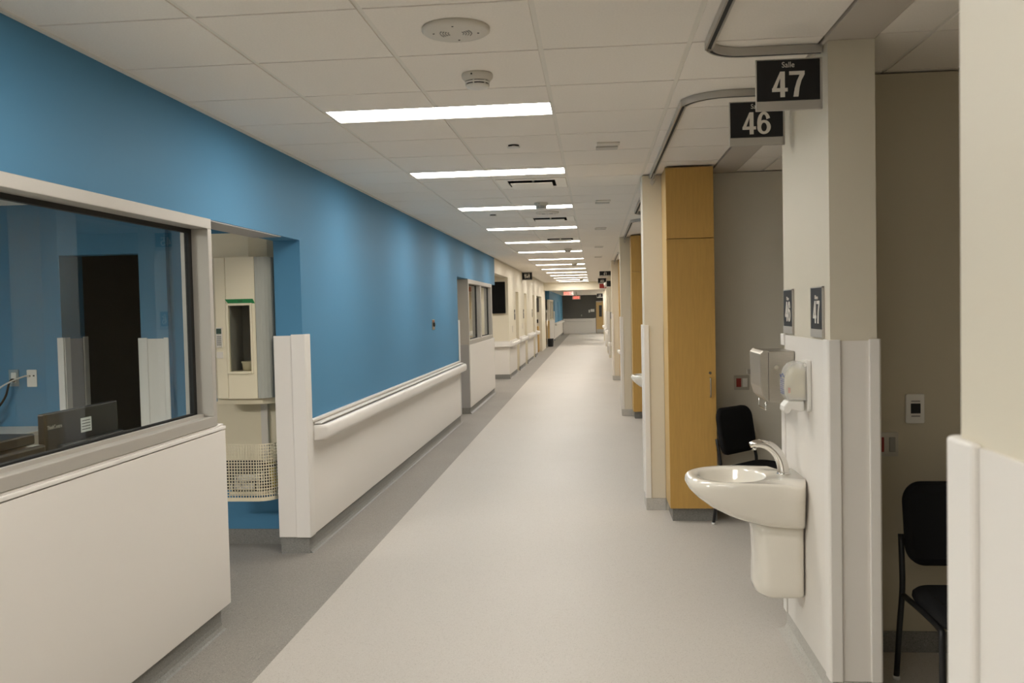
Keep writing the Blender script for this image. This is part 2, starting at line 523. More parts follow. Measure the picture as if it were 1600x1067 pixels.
def handrail(name, y0, y1, x, label, z=0.83, sgn=1, ret=0.07, group=None):
    prof = [(0.055, -0.052), (0.075, -0.055), (0.095, -0.045), (0.104, -0.02), (0.104, 0.03), (0.095, 0.05), (0.078, 0.057), (0.055, 0.052), (0.05, 0.0)]
    root = thing(name, label, 'handrail', (x, (y0 + y1)/2, z - 0.055), group)
    b = B()
    rings = []
    def ring(k, y):
        return [(x + sgn*(u*k + 0.0*(1-k)) , y, z + v) for u, v in prof]
    steps = [(0.20, 0.0), (0.55, 0.02), (0.85, 0.045), (1.0, ret)]
    for k, d in steps: rings.append(ring(k, y0 + d))
    for k, d in reversed(steps): rings.append(ring(k, y1 - d))
    b.loft(rings)
    b.build('rail_cover', M['panel_edge'], root)
    b = B()
    b.box(x + sgn*0.002, x + sgn*0.05, y0 + 0.05, y1 - 0.05, z + 0.058, z + 0.07)
    b.build('top_strip', M['panel_edge'], root, bevel=0.004)
    n = max(2, int((y1 - y0) / 1.2))
    for k in range(n):
        yy = y0 + 0.12 + (y1 - y0 - 0.24) * k / (n - 1)
        b = B(); b.box(x + sgn*0.001, x + sgn*0.058, yy - 0.02, yy + 0.02, z - 0.03, z + 0.03)
        b.build('bracket', M['grey'], root)
    return root
handrail('handrail', 6.20, 13.33, XL + 0.017, 'long white handrail bumper along the blue wall', 0.832)

# end guard of the blue wall beside the tube station alcove
root = thing('end_guard', 'white end guard wrapping the near end of the blue wall beside the tube station', 'wall guard', (XL - TH/2, 6.08, 0.115))
g_ = B(); g_.box(XL - TH - 0.012, XL + 0.022, 6.078, 6.098, 0.115, 1.532); g_.build('end_panel', M['panel'], root, bevel=0.003)
g_ = B(); g_.box(XL - 0.075, XL + 0.026, 6.070, 6.0775, 0.115, 1.54); g_.box(XL + 0.002, XL + 0.028, 6.0785, 6.185, 0.115, 1.54); g_.build('corner_guard', M['panel_edge'], root, bevel=0.004, label='corner guard towards the corridor')
b = B(); b.box(XL - TH - 0.004, XL + 0.012, 6.088, 6.0985, 0, 0.114)
struct(b.build('baseboard_end', M['base']), 'grey base under the end guard of the blue wall', 'baseboard')
root = thing('end_guard', 'slim white corner guard at the far end of the blue wall by the doorway', 'wall guard', (XL, 13.3, 0.115))
g_ = B(); g_.box(XL - TH, XL + 0.024, 13.3003, 13.315, 0.115, 1.54); g_.box(XL + 0.002, XL + 0.02, 13.272, 13.302, 0.934, 1.54); g_.build('corner_guard', M['panel_edge'], root, bevel=0.002)

# wall switch plate on the blue wall
root = thing('wall_switch', 'small steel key switch plate on the blue wall above the handrail', 'switch', (XL, 11.2, 1.45))
b = B(); b.box(XL + 0.001, XL + 0.006, 11.13, 11.30, 1.445, 1.575); b.build('plate', M['steel'], root, bevel=0.002)
b = B(); b.lathe((XL + 0.006, 11.215, 1.51), [(0.026, 0), (0.026, 0.014), (0.018, 0.02)], 'x', 18); b.build('key_knob', M['dark'], root)
b = B(); b.box(XL + 0.0065, XL + 0.009, 11.185, 11.245, 1.545, 1.558); b.build('indicator', M['red'], root)

# ------------------------------------------------------------------ alcove with the tube station, office back wall
YW = 6.35
ab = B()
ab.box(-3.10, XL - TH - 0.002, YW, YW + 0.1, 0, CE)
ab.box(-3.31, -3.10, YW - 0.05, YW + 0.1, 0, CE)
ab.box(-7.0, -3.92, YW - 0.05, YW + 0.25, 0, CE)
ab.box(-3.92, -3.31, YW - 0.05, YW + 0.1, 2.15, CE)
struct(ab.build('wall_alcove', M['blue']), 'blue wall at the back of the office and alcove with a dark opening in it', 'wall')
b = B(); b.box(-3.09, XL - TH - 0.004, YW - 0.012, YW - 0.001, 0, 0.11)
struct(b.build('baseboard_alcove', M['base']), 'grey base of the blue alcove wall under the wire basket', 'baseboard')
# dark recess behind the opening
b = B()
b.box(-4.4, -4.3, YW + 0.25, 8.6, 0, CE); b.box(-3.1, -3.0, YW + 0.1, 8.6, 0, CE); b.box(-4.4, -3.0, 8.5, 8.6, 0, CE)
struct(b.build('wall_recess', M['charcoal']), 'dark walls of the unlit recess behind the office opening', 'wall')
b = B(); b.box(-7.0, XL - TH - 0.002, -4.5, 8.6, 2.53, 2.6)
struct(b.build('ceiling_office', M['tile']), 'lower white ceiling of the office behind the near window', 'ceiling')
b = B(); b.box(-7.1, -7.0, -4.5, 8.6, 0, CE)
struct(b.build('wall_office', M['blue']), 'blue far side wall of the near office', 'wall')
# guards beside the opening
root = thing('end_guard', 'white guard on the wall end right of the dark office opening', 'wall guard', (-3.2, YW - 0.06, 0.115))
b = B(); b.box(-3.315, -3.10, YW - 0.062, YW - 0.0495, 0.115, 1.525); b.build('end_panel', M['panel'], root, bevel=0.002)
b = B(); b.box(-3.325, -3.255, YW - 0.07, YW - 0.0625, 0.115, 1.532); b.build('corner_guard', M['panel_edge'], root, bevel=0.003)
b = B(); b.box(-3.13, -3.095, YW - 0.07, YW - 0.0625, 0.115, 1.532); b.build('corner_guard', M['panel_edge'], root, bevel=0.003)
root = thing('end_guard', 'white guard on the blue wall edge left of the dark office opening', 'wall guard', (-3.9, YW, 0.115))
b = B(); b.box(-3.919, -3.91, YW - 0.05, YW + 0.25, 0.115, 1.535); b.build('end_panel', M['grey_panel'], root, bevel=0.002)
b = B(); b.box(-3.95, -3.902, YW - 0.066, YW - 0.051, 0.115, 1.545); b.box(-3.909, -3.897, YW - 0.05, YW + 0.02, 0.115, 1.545); b.build('corner_guard', M['panel_edge'], root, bevel=0.003)
b = B(); b.box(-3.909, -3.897, YW + 0.2, YW + 0.26, 0.115, 1.545); b.build('corner_guard', M['panel_edge'], root, bevel=0.003)

# tube station
SX0, SX1, SY = -2.655, -2.235, 6.05
st = thing('pneumatic_tube_station', 'beige wall mounted tube station with a dark window in the alcove', 'tube station', ((SX0+SX1)/2, YW, 0.38))
# body as a prism with rounded right side (plan view)
plan = [(SX0, YW - 0.002), (SX0, SY + 0.03), (SX0 + 0.02, SY + 0.008), (-2.555, SY)]
b = B(); b.prism(plan + [(-2.555, YW - 0.002)], 'z', 1.10, 2.085); b.build('side_column', M['station'], st, bevel=0.004)
wx0, wx1, wz0, wz1 = -2.538, -2.383, 1.29, 1.75
b = B()
b.box(-2.552, wx0, SY, YW - 0.002, 1.10, 2.085); b.box(wx1, -2.345, SY, YW - 0.002, 1.10, 2.085)
b.box(wx0, wx1, SY, YW - 0.002, wz1, 2.085); b.box(wx0, wx1, SY, YW - 0.002, 1.10, wz0)
b.build('door_panel', M['station'], st)
b = B(); b.box(wx0, wx1, YW - 0.06, YW - 0.003, wz0, wz1); b.box(wx0, wx0 + 0.004, SY + 0.02, YW - 0.06, wz0, wz1); b.box(wx1 - 0.004, wx1, SY + 0.02, YW - 0.06, wz0, wz1)
b.build('dark_interior', M['grey'], st)
b = B(); fr = 0.016
b.box(wx0 - fr, wx0, SY - 0.006, SY - 0.0005, wz0 - fr, wz1 + fr); b.box(wx1, wx1 + fr, SY - 0.006, SY - 0.0005, wz0 - fr, wz1 + fr)
b.box(wx0, wx1, SY - 0.006, SY - 0.0005, wz1, wz1 + fr); b.box(wx0, wx1, SY - 0.012, SY - 0.0005, wz0 - fr, wz0)
b.build('window_frame', M['station'], st, bevel=0.002)
b = B(); b.box(wx0, wx1, SY + 0.012, SY + 0.016, wz0, wz1); b.build('window_glass', M['clear'], st)
b = B(); b.lathe((-2.43, SY + 0.10, wz0), [(0.052, 0), (0.056, 0.045), (0.062, 0.058), (0.062, 0.066), (0.05, 0.066), (0.045, 0.02)], 'z', 24, cap1=True); b.build('receiving_cup', M['station'], st)
arc = [(-2.342 , YW - 0.002), (-2.342, SY)] + [(-2.342 + 0.105*math.sin(a), SY + 0.16 - 0.16*math.cos(a)) for a in [PI/2*k/8 for k in range(9)]] + [(-2.237, YW - 0.002)]
b = B(); b.prism(arc, 'z', 1.10, 2.085, smooth=False); b.build('curved_side', M['station_grey'], st)
# keypad with display
b = B(); b.box(-2.63, -2.585, SY + 0.004 - 0.012, SY + 0.004, 1.46, 1.60); b.build('keypad', M['offwhite'], st, bevel=0.002)
b = B(); b.box(-2.625, -2.59, SY - 0.0115, SY - 0.0085, 1.555, 1.592); b.build('display', M['green_lcd'], st)
b = B()
for r in range(5):
    for c in range(3):
        b.box(-2.622 + c*0.011, -2.614 + c*0.011, SY - 0.0115, SY - 0.0085, 1.475 + r*0.014, 1.484 + r*0.014)
b.build('keypad_button', M['grey'], st)
b = B(); b.box(-2.632, -2.585, SY - 0.002, SY + 0.003, 1.385, 1.43); b.build('notice_plate', M['offwhite'], st)
# tape
b = B(); b.prism([(-2.56, 1.795), (-2.36, 1.795), (-2.345, 1.763), (-2.535, 1.763)], 'y', SY - 0.0025, SY - 0.0008)
tp = b.build('tape_strip', M['green'], st, label='strip of green tape with handwriting above the window')
text('handwriting', '3505', 0.02, M['dark'], (-2.45, SY - 0.003, 1.779), '-y', tp, 0, 0.9, 0.0003)
# cables beside it
b = B()
b.box(-2.722, -2.657, SY + 0.06, YW - 0.001, 1.12, 2.07); b.build('dark_gap', M['dark'], st)  # solid dark box standing in for the shade of the gap
b = B()
for k in range(6):
    z0 = 1.15 + k*0.15
    b.tube([(-2.668, SY + 0.058, z0), (-2.69, SY + 0.04, z0 + 0.05), (-2.672, SY + 0.04, z0 + 0.11), (-2.69, SY + 0.058, z0 + 0.15)], 0.003, 6, sub=4)
b.build('cable', M['yellow'], st)
# top cover and shelf
b = B(); b.prism([(-2.70, YW - 0.002), (-2.70, SY + 0.10), (-2.42, SY + 0.10), (-2.30, SY + 0.14), (-2.226, SY + 0.22), (-2.226, YW - 0.002)], 'z', 2.087, 2.262); b.build('top_cover', M['station'], st, bevel=0.003)
b = B(); b.prism([(-2.66, YW - 0.002), (-2.66, SY + 0.05), (-2.33, SY + 0.05), (-2.225, SY + 0.13), (-2.225, YW - 0.002)], 'z', 1.055, 1.098); b.build('bottom_shelf', M['station'], st, bevel=0.003)
b = B(); b.box(-2.85, -2.226, YW - 0.03, YW - 0.002, 0.62, 1.053); b.build('back_panel', M['station'], st)
b = B(); b.box(-2.42, -2.37, YW - 0.06, YW - 0.031, 0.62, 1.053); b.build('drop_tube', M['offwhite'], st)
# perforated basket: front and curved right side, real holes
b = B()
path = [(-2.66, SY + 0.0)]
n = 26; pts = []
L1 = 0.30
for k in range(16): pts.append((-2.672 + L1*k/15, SY))
for k in range(1, 13):
    a = PI/2*k/12*0.9
    pts.append((-2.372 + 0.14*math.sin(a), SY + 0.20*(1 - math.cos(a))))
ztop, zbot = 0.775, 0.40
rows = 18
pitch = (ztop - zbot) / rows
d = pitch*0.21
for i in range(len(pts) - 1):
    p, q = Vector(pts[i]), Vector(pts[i+1])
    if i % 1 == 0:
        t = (q - p).normalized(); nn = Vector((t.y, -t.x))
        a0 = p - t*0.0032; a1 = p + t*0.0032
        pl = [tuple(a0), tuple(a1), tuple(a1 - nn*0.003), tuple(a0 - nn*0.003)]
        b.prism(pl, 'z', zbot, ztop)
for r in range(rows + 1):
    z = zbot + r*pitch
    for i in range(len(pts) - 1):
        p, q = Vector(pts[i]), Vector(pts[i+1])
        t = (q - p).normalized(); nn = Vector((t.y, -t.x))
        pl = [tuple(p), tuple(q), tuple(q - nn*0.003), tuple(p - nn*0.003)]
        b.prism(pl, 'z', z - 0.0032 - (0.02 if r == 0 else 0), z + 0.0032)
b.build('wire_basket', M['station'], st)
b = B(); b.box(-2.66, -2.24, SY + 0.2, YW - 0.004, 0.385, 0.40); b.build('basket_floor', M['station'], st)
b = B(); b.box(-2.85, -2.235, YW - 0.016, YW - 0.002, 0.402, 0.618); b.build('dark_backing', M['dark'], st)  # dark panel behind the lower basket, so its holes read black
def carrier(loc, rot, m, label):
    o = thing('tube_carrier', label, 'carrier', loc, 'carriers in the wire basket')
    b = B(); b.lathe((0, 0, 0), [(0.028, -0.10), (0.034, -0.095), (0.034, -0.07), (0.026, -0.068), (0.026, 0.068), (0.034, 0.07), (0.034, 0.095), (0.028, 0.10)], 'x', 16)
    b.build('shell', M['white'] if m == 'w' else M['yellow'], o, local=True)
    for q in (-0.09, 0.075):
        b = B(); b.lathe((0, 0, 0), [(0.036, q), (0.036, q + 0.015)], 'x', 16); b.build('felt_ring', M['dark'], o, local=True)
    o.rotation_euler = rot
    return o
carrier((-2.55, SY + 0.235, 0.437), (0, 0, 0.06), 'w', 'pale carrier lying lowest in the wire basket of the tube station')
carrier((-2.50, SY + 0.20, 0.505), (0, -0.10, 0.05), 'w', 'pale carrier lying on top of another in the wire basket')
carrier((-2.335, SY + 0.235, 0.51), (0, 1.45, 0.1), 'y', 'yellow carrier standing upright in the wire basket')

# ------------------------------------------------------------------ office furniture behind the near window
ct = thing('office_counter', 'white counter along the blue back wall of the office', 'counter', (-4.9, 5.85, 0))
b = B(); b.box(-6.9, -3.96, 5.3, YW - 0.055, 0.86, 0.892); b.build('worktop', M['white'], ct, bevel=0.004)
b = B(); b.box(-6.85, -4.0, 5.36, YW - 0.06, 0.0, 0.858); b.build('cabinet_body', M['offwhite'], ct)
dk = thing('office_desk', 'office desk behind the half wall carrying the black monitor', 'desk', (-2.6, 3.0, 0))
b = B(); b.box(-3.0, -2.235, 1.4, 4.5, 0.90, 0.93); b.build('desktop', M['white'], dk, bevel=0.003)
for q in (1.42, 4.45):
    b = B(); b.box(-2.98, -2.24, q, q + 0.03, 0, 0.899); b.build('side_panel', M['offwhite'], dk)
mx = -2.30
mo = thing('computer_monitor', 'black computer monitor seen from behind through the near office window', 'monitor', (mx, 3.83, 0.931))
b = B(); b.rslab('x', mx - 0.03, mx, 3.545, 4.125, 0.985, 1.285, 0.008); b.build('casing', M['monitor'], mo, bevel=0.005)
b = B(); b.box(mx + 0.001, mx + 0.03, 3.62, 4.13, 0.99, 1.145); b.build('rear_bulge', M['monitor'], mo, bevel=0.008)
b = B(); b.box(mx - 0.034, mx - 0.0305, 3.555, 4.115, 1.0, 1.275); b.build('screen', M['black'], mo)
b = B(); b.box(mx - 0.10, mx + 0.06, 3.72, 3.95, 0.932, 0.942); b.box(mx - 0.025, mx - 0.003, 3.78, 3.89, 0.942, 0.984); b.build('stand', M['monitor'], mo, bevel=0.003)
text('logo_lettering', 'ThinkCentre', 0.024, M['alu'], (mx + 0.0015, 3.615, 1.225), '+x', mo, 0, 0.85)
b = B(); b.box(mx + 0.001, mx + 0.002, 3.81, 3.895, 1.172, 1.236); lb = b.build('paper_label', M['white'], mo, label='small white printed label')
b = B()
for k in range(4): b.box(mx + 0.0021, mx + 0.0025, 3.818, 3.885, 1.183 + k*0.013, 1.186 + k*0.013)
b.build('label_print', M['dark'], lb)
px = -2.262
pr = thing('office_printer', 'low black printer behind the glass, left of the monitor', 'printer', (px, 3.0, 0.931))
b = B(); b.box(px - 0.30, px, 2.5, 3.495, 0.931, 1.168); b.build('body', M['monitor'], pr, bevel=0.01)
b = B(); b.box(px - 0.29, px - 0.05, 2.5, 3.50, 1.169, 1.212); b.build('lid', M['monitor'], pr, bevel=0.006)
b = B(); b.box(px + 0.0005, px + 0.0015, 3.32, 3.40, 1.095, 1.118); b.build('plate_label', M['white'], pr)
b = B(); b.box(px - 0.040, px - 0.012, 3.42, 3.47, 1.1685, 1.1695); b.build('white_sticker', M['white'], pr)

yb = YW - 0.0505
out = thing('power_outlet', 'steel plate power outlet on the blue office wall with a black plug in it', 'outlet', (-4.3, yb, 1.19))
b = B(); b.rslab('y', yb - 0.006, yb - 0.0005, -4.345, -4.268, 1.19, 1.315, 0.006); b.build('plate', M['steel'], out)
b = B(); b.rslab('y', yb - 0.009, yb - 0.0065, -4.326, -4.287, 1.215, 1.292, 0.004); b.build('receptacle', M['white'], out)
jk = thing('data_outlet', 'white data outlet on the blue office wall with a white cable', 'outlet', (-4.165, yb, 1.19))
b = B(); b.rslab('y', yb - 0.006, yb - 0.0005, -4.203, -4.127, 1.185, 1.312, 0.005); b.build('plate', M['white'], jk)
b = B(); b.box(-4.19, -4.175, yb - 0.008, yb - 0.0062, 1.26, 1.272); b.box(-4.155, -4.143, yb - 0.008, yb - 0.0062, 1.262, 1.272); b.build('jack', M['dark'], jk)
b = B(); b.tube([(-4.305, yb - 0.011, 1.235), (-4.315, yb - 0.045, 1.225), (-4.34, yb - 0.06, 1.12), (-4.40, yb - 0.08, 1.03), (-4.47, yb - 0.1, 0.98), (-4.46, yb - 0.13, 1.03), (-4.40, yb - 0.13, 1.05), (-4.37, yb - 0.12, 1.02), (-4.43, yb - 0.12, 0.96), (-4.55, yb - 0.15, 0.905)], 0.008, 8, sub=5)
b.lathe((-4.305, yb - 0.03, 1.236), [(0.013, -0.004), (0.015, 0.008), (0.013, 0.019)], 'y', 12)
tag(b.build('electric_cable', M['black']), 'black cable looping down from the steel outlet to the counter', 'cable')
b = B(); b.tube([(-4.182, yb - 0.009, 1.266), (-4.21, yb - 0.05, 1.262), (-4.30, yb - 0.16, 1.20), (-4.40, yb - 0.2, 1.08), (-4.45, yb - 0.2, 0.96), (-4.48, yb - 0.2, 0.90)], 0.006, 8, sub=5)
tag(b.build('data_cable', M['cable_w']), 'thin white cable curving down from the white data outlet', 'cable')

# ------------------------------------------------------------------ second glazed unit on the left
UX0 = XL - 0.24
b = B(); b.box(UX0, XL - 0.001, 14.40, 18.0, 0.10, 1.12)  # grey colour stands in for the shade on the end face
struct(b.build('wall_left_low_far', M['grey_panel']), 'half wall under the second office window, its end toned grey for shade', 'wall')
b = B(); b.box(XL, XL + 0.016, 14.41, 18.0, 0.105, 1.118); b.box(UX0, XL, 18.001, 18.02, 0.105, 1.118)
tag(b.build('wall_panel', M['panel'], bevel=0.003), 'white panel on the half wall below the second office window', 'wall panel')
b = B(); b.prism([(XL - 0.2, 0), (XL + 0.03, 0), (XL + 0.005, 0.02), (XL, 0.045), (XL, 0.099), (XL - 0.2, 0.099)], 'y', 14.40, 17.98)
struct(b.build('baseboard_left_far', M['base']), 'dark grey cove base under the second office window unit', 'baseboard')
w2 = thing('window_2', 'two pane office window with aluminium frame farther along the blue wall', 'window', (XL, 16.0, 1.12)); w2['kind'] = 'structure'
b = B()
b.box(UX0, XL + 0.01, 14.40, 17.78, 1.122, 1.19); b.box(UX0, XL + 0.01, 14.40, 17.78, 2.12, 2.188)
b.box(UX0 + 0.002, XL + 0.01, 14.40, 14.47, 1.19, 2.12); b.box(UX0 + 0.1, XL + 0.01, 17.70, 17.78, 1.19, 2.12); b.box(UX0 + 0.1, XL + 0.008, 15.93, 16.08, 1.19, 2.12)
b.build('window_frame', M['alu'], w2, bevel=0.003)
for (a, c) in ((14.47, 15.93), (16.08, 17.70)):
    b = B(); gx2 = XL - 0.07
    b.box(gx2 - 0.01, gx2 + 0.01, a, c, 1.19, 1.205); b.box(gx2 - 0.01, gx2 + 0.01, a, c, 2.105, 2.12)
    b.box(gx2 - 0.01, gx2 + 0.01, c - 0.10, c, 1.205, 2.105)
    b.build('gasket', M['gasket'], w2)
    b = B(); b.box(gx2 - 0.003, gx2 + 0.003, a, c - 0.10, 1.205, 2.105); b.build('glass_pane', M['glass'], w2)
b = B()
b.box(-5.2, XL - 0.5, 18.30, 18.40, 0, CE); b.box(-5.2, -5.1, 13.3, 18.3, 0, CE); b.box(-5.2, XL - TH - 0.002, 13.18, 13.299, 0, CE)
b.box(XL - 0.5, XL - TH - 0.001, 18.30, 18.40, 0, CE)
struct(b.build('wall_left_office', M['cream']), 'cream walls of the second office behind its window', 'wall')
b = B(); b.box(-5.2, XL - TH - 0.002, 13.3, 18.3, CE - 0.1, CE)
struct(b.build('ceiling_office_far', M['tile']), 'ceiling of the second office', 'ceiling')
wc = thing('wall_cupboard', 'brown wooden wall cupboard seen through the second office window', 'cupboard', (-2.9, 18.1, 1.45))
b = B(); b.box(-3.3, -2.52, 17.95, 18.298, 1.50, 2.25); b.build('cupboard_body', M['wood'], wc)
b = B(); b.box(-2.905, -2.525, 17.93, 17.949, 1.505, 2.245); b.build('door', M['wood'], wc, bevel=0.002)
b = B(); b.box(-3.295, -2.915, 17.93, 17.949, 1.505, 2.245); b.build('door', M['wood'], wc, bevel=0.002)
cn = thing('office_counter', 'pale counter with a wooden front behind the second office window', 'counter', (-2.8, 17.9, 0))
b = B(); b.box(-3.6, -2.30, 17.55, 18.298, 1.17, 1.2); b.build('worktop', M['white'], cn, bevel=0.003)
b = B(); b.box(-3.6, -2.30, 17.6, 18.298, 0, 1.169); b.build('cabinet_body', M['wood'], cn)
cl = thing('ceiling_light', 'ceiling light inside the second office', 'ceiling light', (-3.4, 15.8, CE - 0.12))
b = B(); b.box(-4.0, -2.8, 15.65, 15.95, CE - 0.118, CE - 0.102); b.build('diffuser', M['lamp'], cl)
b = B(); b.box(-4.02, -2.78, 15.63, 15.65, CE - 0.12, CE - 0.101); b.box(-4.02, -2.78, 15.95, 15.97, CE - 0.12, CE - 0.101); b.build('frame', M['white'], cl)
cl = thing('ceiling_light', 'added ceiling light inside the near office, out of view', 'ceiling light', (-4.5, 2.0, 2.51))
b = B(); b.box(-5.1, -3.9, 1.7, 2.3, 2.508, 2.526); b.build('diffuser', M['lamp_office'], cl)  # added out of view to brighten the office and the alcove
b = B(); b.box(-5.12, -3.88, 1.68, 1.7, 2.506, 2.529); b.box(-5.12, -3.88, 2.3, 2.32, 2.506, 2.529); b.build('frame', M['white'], cl)

# ------------------------------------------------------------------ side opening, TV, cream wall with door recesses
XC = -2.06
b = B()
b.box(XC - 0.15, XC, 18.42, 21.6, 2.45, CE + 0.07)           # bulkhead over the opening
b.box(-6.0, XC, 21.6, 21.75, 0, CE + 0.07)
segs = [(21.75, 23.65), (24.55, 26.55), (27.55, 30.2), (31.2, 32.3), (35.4, 38.1)]
for y0, y1 in segs: b.box(XC - 0.35, XC, y0, y1, 0, CE + 0.07)
for (y0, y1) in ((23.65, 24.55), (26.55, 27.55), (30.2, 31.2), (32.3, 35.4)):
    b.box(XC - 0.35, XC, y0, y1, 2.15, CE + 0.07)
for (y0, y1) in ((23.65, 24.55), (26.55, 27.55), (30.2, 31.2)):
    b.box(XC - 0.35, XC - 0.20, y0, y1, 0, 2.15)
b.box(-3.6, -3.5, 32.2, 35.5, 0, CE); b.box(-3.5, XC - 0.35, 32.2, 32.3, 0, CE); b.box(-3.5, XC - 0.35, 35.4, 35.5, 0, CE)
b.box(-3.6, -3.5, 37.9, 41.45, 0, CE); b.box(-3.5, XC - 0.35, 38.0, 38.1, 0, CE)
b.box(-6.1, -6.0, 18.4, 21.6, 0, CE)
b.box(-6.0, XL - TH, 18.401, 18.42, 0, CE)
struct(b.build('wall_left_cream', M['cream']), 'cream wall with recessed doors beyond the blue wall', 'wall')
b = B(); b.box(-6.0, XC - 0.15, 18.42, 21.6, 2.58, 2.65)
struct(b.build('ceiling_side_hall', M['tile']), 'ceiling of the side hall beside the wall mounted screen', 'ceiling')
cl = thing('ceiling_light', 'ceiling light in the side hall before the wall screen', 'ceiling light', (-3.4, 19.6, 2.56))
b = B(); b.box(-4.0, -2.8, 19.45, 19.75, 2.56, 2.579); b.build('diffuser', M['lamp'], cl)
b = B(); b.box(-4.02, -2.78, 19.43, 19.45, 2.558, 2.579); b.box(-4.02, -2.78, 19.75, 19.77, 2.558, 2.579); b.build('frame', M['white'], cl)
tv = thing('wall_screen', 'black flat screen mounted high on the cream wall past the blue wall', 'television', (-2.7, 21.55, 1.6))
b = B(); b.box(-3.35, -2.125, 21.50, 21.56, 1.59, 2.35); b.build('casing', M['tv'], tv, bevel=0.006)
b = B(); b.box(-3.33, -2.145, 21.496, 21.4995, 1.61, 2.33); b.build('screen_panel', M['tv'], tv)
b = B(); b.box(-2.9, -2.5, 21.561, 21.599, 1.8, 2.2); b.build('wall_bracket', M['grey'], tv)
ids = ['nearest', 'second', 'third']
doors = [(23.65, 24.55, 'in the recess after the wall screen'), (26.55, 27.55, 'in the second recess of the cream wall'), (30.2, 31.2, 'in the third recess of the cream wall')]
for i, (y0, y1, lab) in enumerate(doors):
    d_ = thing('door_%d' % (i + 2), 'cream door ' + lab, 'door', (XC - 0.19, (y0+y1)/2, 0)); d_['kind'] = 'structure'
    b = B(); b.box(XC - 0.199, XC - 0.16, y0 + 0.03, y1 - 0.03, 0.005, 2.11); b.build('leaf', M['cream'], d_, bevel=0.002)
    b = B(); b.tube([(XC - 0.16, y0 + 0.10, 1.02), (XC - 0.11, y0 + 0.10, 1.02), (XC - 0.11, y0 + 0.22, 1.02)], 0.009, 8); b.build('lever_handle', M['steel'], d_)
# wainscot, handrails, bases on these piers
pier_names = ['below the wall screen corner', 'between the first two recessed doors', 'between the second and third recessed doors', 'after the third recessed door']
for i, (y0, y1) in enumerate(segs[:4]):
    if i == 0: y0 = 21.61
    hr = handrail('handrail', y0 + 0.02, y1 - 0.02, XC + 0.015, 'short white handrail on the cream pier ' + pier_names[i], 0.83, group='short handrails on the cream piers')
    b = B(); b.box(XC + 0.001, XC + 0.012, y0, y1, 0.11, 0.915); b.build('wainscot_panel', M['panel'], hr)
    cove('baseboard_left_cream', M['base'], XC + 0.004, y0, y1, 1, 'grey cove base of the cream pier ' + pier_names[i], 0.108)
hr = thing('handrail', 'white handrail on the cream wall under the wall screen', 'handrail', (-2.8, 21.55, 0.7), 'short handrails on the cream piers')
b = B(); b.box(-4.0, XC + 0.05, 21.50, 21.54, 0.775, 0.885); b.build('rail_cover', M['panel_edge'], hr, bevel=0.015)
b = B(); b.box(-4.0, XC - 0.001, 21.588, 21.599, 0.11, 0.915); b.build('wainscot_panel', M['panel'], hr)
for q in (-3.5, -2.5):
    b = B(); b.box(q, q + 0.04, 21.54, 21.588, 0.80, 0.86); b.build('bracket', M['grey'], hr)
b = B(); b.box(-4.0, XC + 0.004, 21.585, 21.5995, 0, 0.108)
struct(b.build('baseboard_screen_wall', M['base']), 'grey base of the wall below the screen', 'baseboard')
# sign plates on the piers
for i, (y, zz) in enumerate(((23.25, 1.54), (26.2, 1.54), (29.9, 1.54))):
    sp = thing('door_sign', ['black plate beside the first recessed door', 'black plate beside the second recessed door', 'black plate beside the third recessed door'][i], 'sign', (XC, y, zz - 0.13), 'door plates on the cream piers')
    b = B(); b.box(XC + 0.001, XC + 0.008, y - 0.11, y + 0.11, zz - 0.13, zz + 0.13); b.build('plate', M['sign'], sp, bevel=0.001)
    b = B(); b.box(XC + 0.0082, XC + 0.009, y - 0.06, y + 0.06, zz + 0.02, zz + 0.07); b.build('pictogram', M['sign_letter'], sp)
# small wall plates
for i, (y, zz) in enumerate(((22.6, 1.18), (25.7, 1.2))):
    b = B(); b.box(XC + 0.001, XC + 0.007, y - 0.06, y + 0.06, zz - 0.08, zz + 0.08)
    tag(b.build('wall_plate', M['offwhite'], bevel=0.002), ['small cream wall plate on the pier by the wall screen', 'small cream wall plate between the first two recessed doors'][i], 'wall plate')
# washroom sign
rs = thing('washroom_sign', 'black projecting washroom sign with white figures, hung off the cream wall', 'sign', (XC + 0.14, 26.0, 2.50))
b = B(); b.box(XC + 0.002, XC + 0.29, 26.0, 26.02, 2.535, 2.735); b.build('panel', M['sign'], rs)
b = B(); b.box(XC + 0.001, XC + 0.293, 25.997, 26.023, 2.515, 2.534); b.build('holder', M['alu'], rs)
b = B(); b.box(XC + 0.001, XC + 0.293, 25.997, 26.023, 2.736, 2.748); b.build('top_edge', M['alu'], rs)
b = B()
def figure(bb, x, z, s, skirt):
    y = 25.9985
    bb.lathe((x, y, z + 0.062*s), [(0.013*s, -0.001), (0.013*s, 0.0008)], 'y', 12)
    if skirt: poly = [(x - 0.012*s, z + 0.045*s), (x + 0.012*s, z + 0.045*s), (x + 0.03*s, z - 0.02*s), (x + 0.01*s, z - 0.02*s), (x + 0.01*s, z - 0.065*s), (x - 0.01*s, z - 0.065*s), (x - 0.01*s, z - 0.02*s), (x - 0.03*s, z - 0.02*s)]
    else: poly = [(x - 0.024*s, z + 0.045*s), (x + 0.024*s, z + 0.045*s), (x + 0.024*s, z - 0.01*s), (x + 0.014*s, z - 0.01*s), (x + 0.012*s, z - 0.065*s), (x - 0.012*s, z - 0.065*s), (x - 0.014*s, z - 0.01*s), (x - 0.024*s, z - 0.01*s)]
    bb.prism(poly, 'y', y - 0.001, y + 0.0008)
figure(b, XC + 0.09, 2.635, 0.95, False); b.build('man_pictogram', M['sign_letter'], rs)
b = B(); figure(b, XC + 0.20, 2.635, 0.95, True); b.build('woman_pictogram', M['sign_letter'], rs)
b = B()
b = B(); y = 25.9985
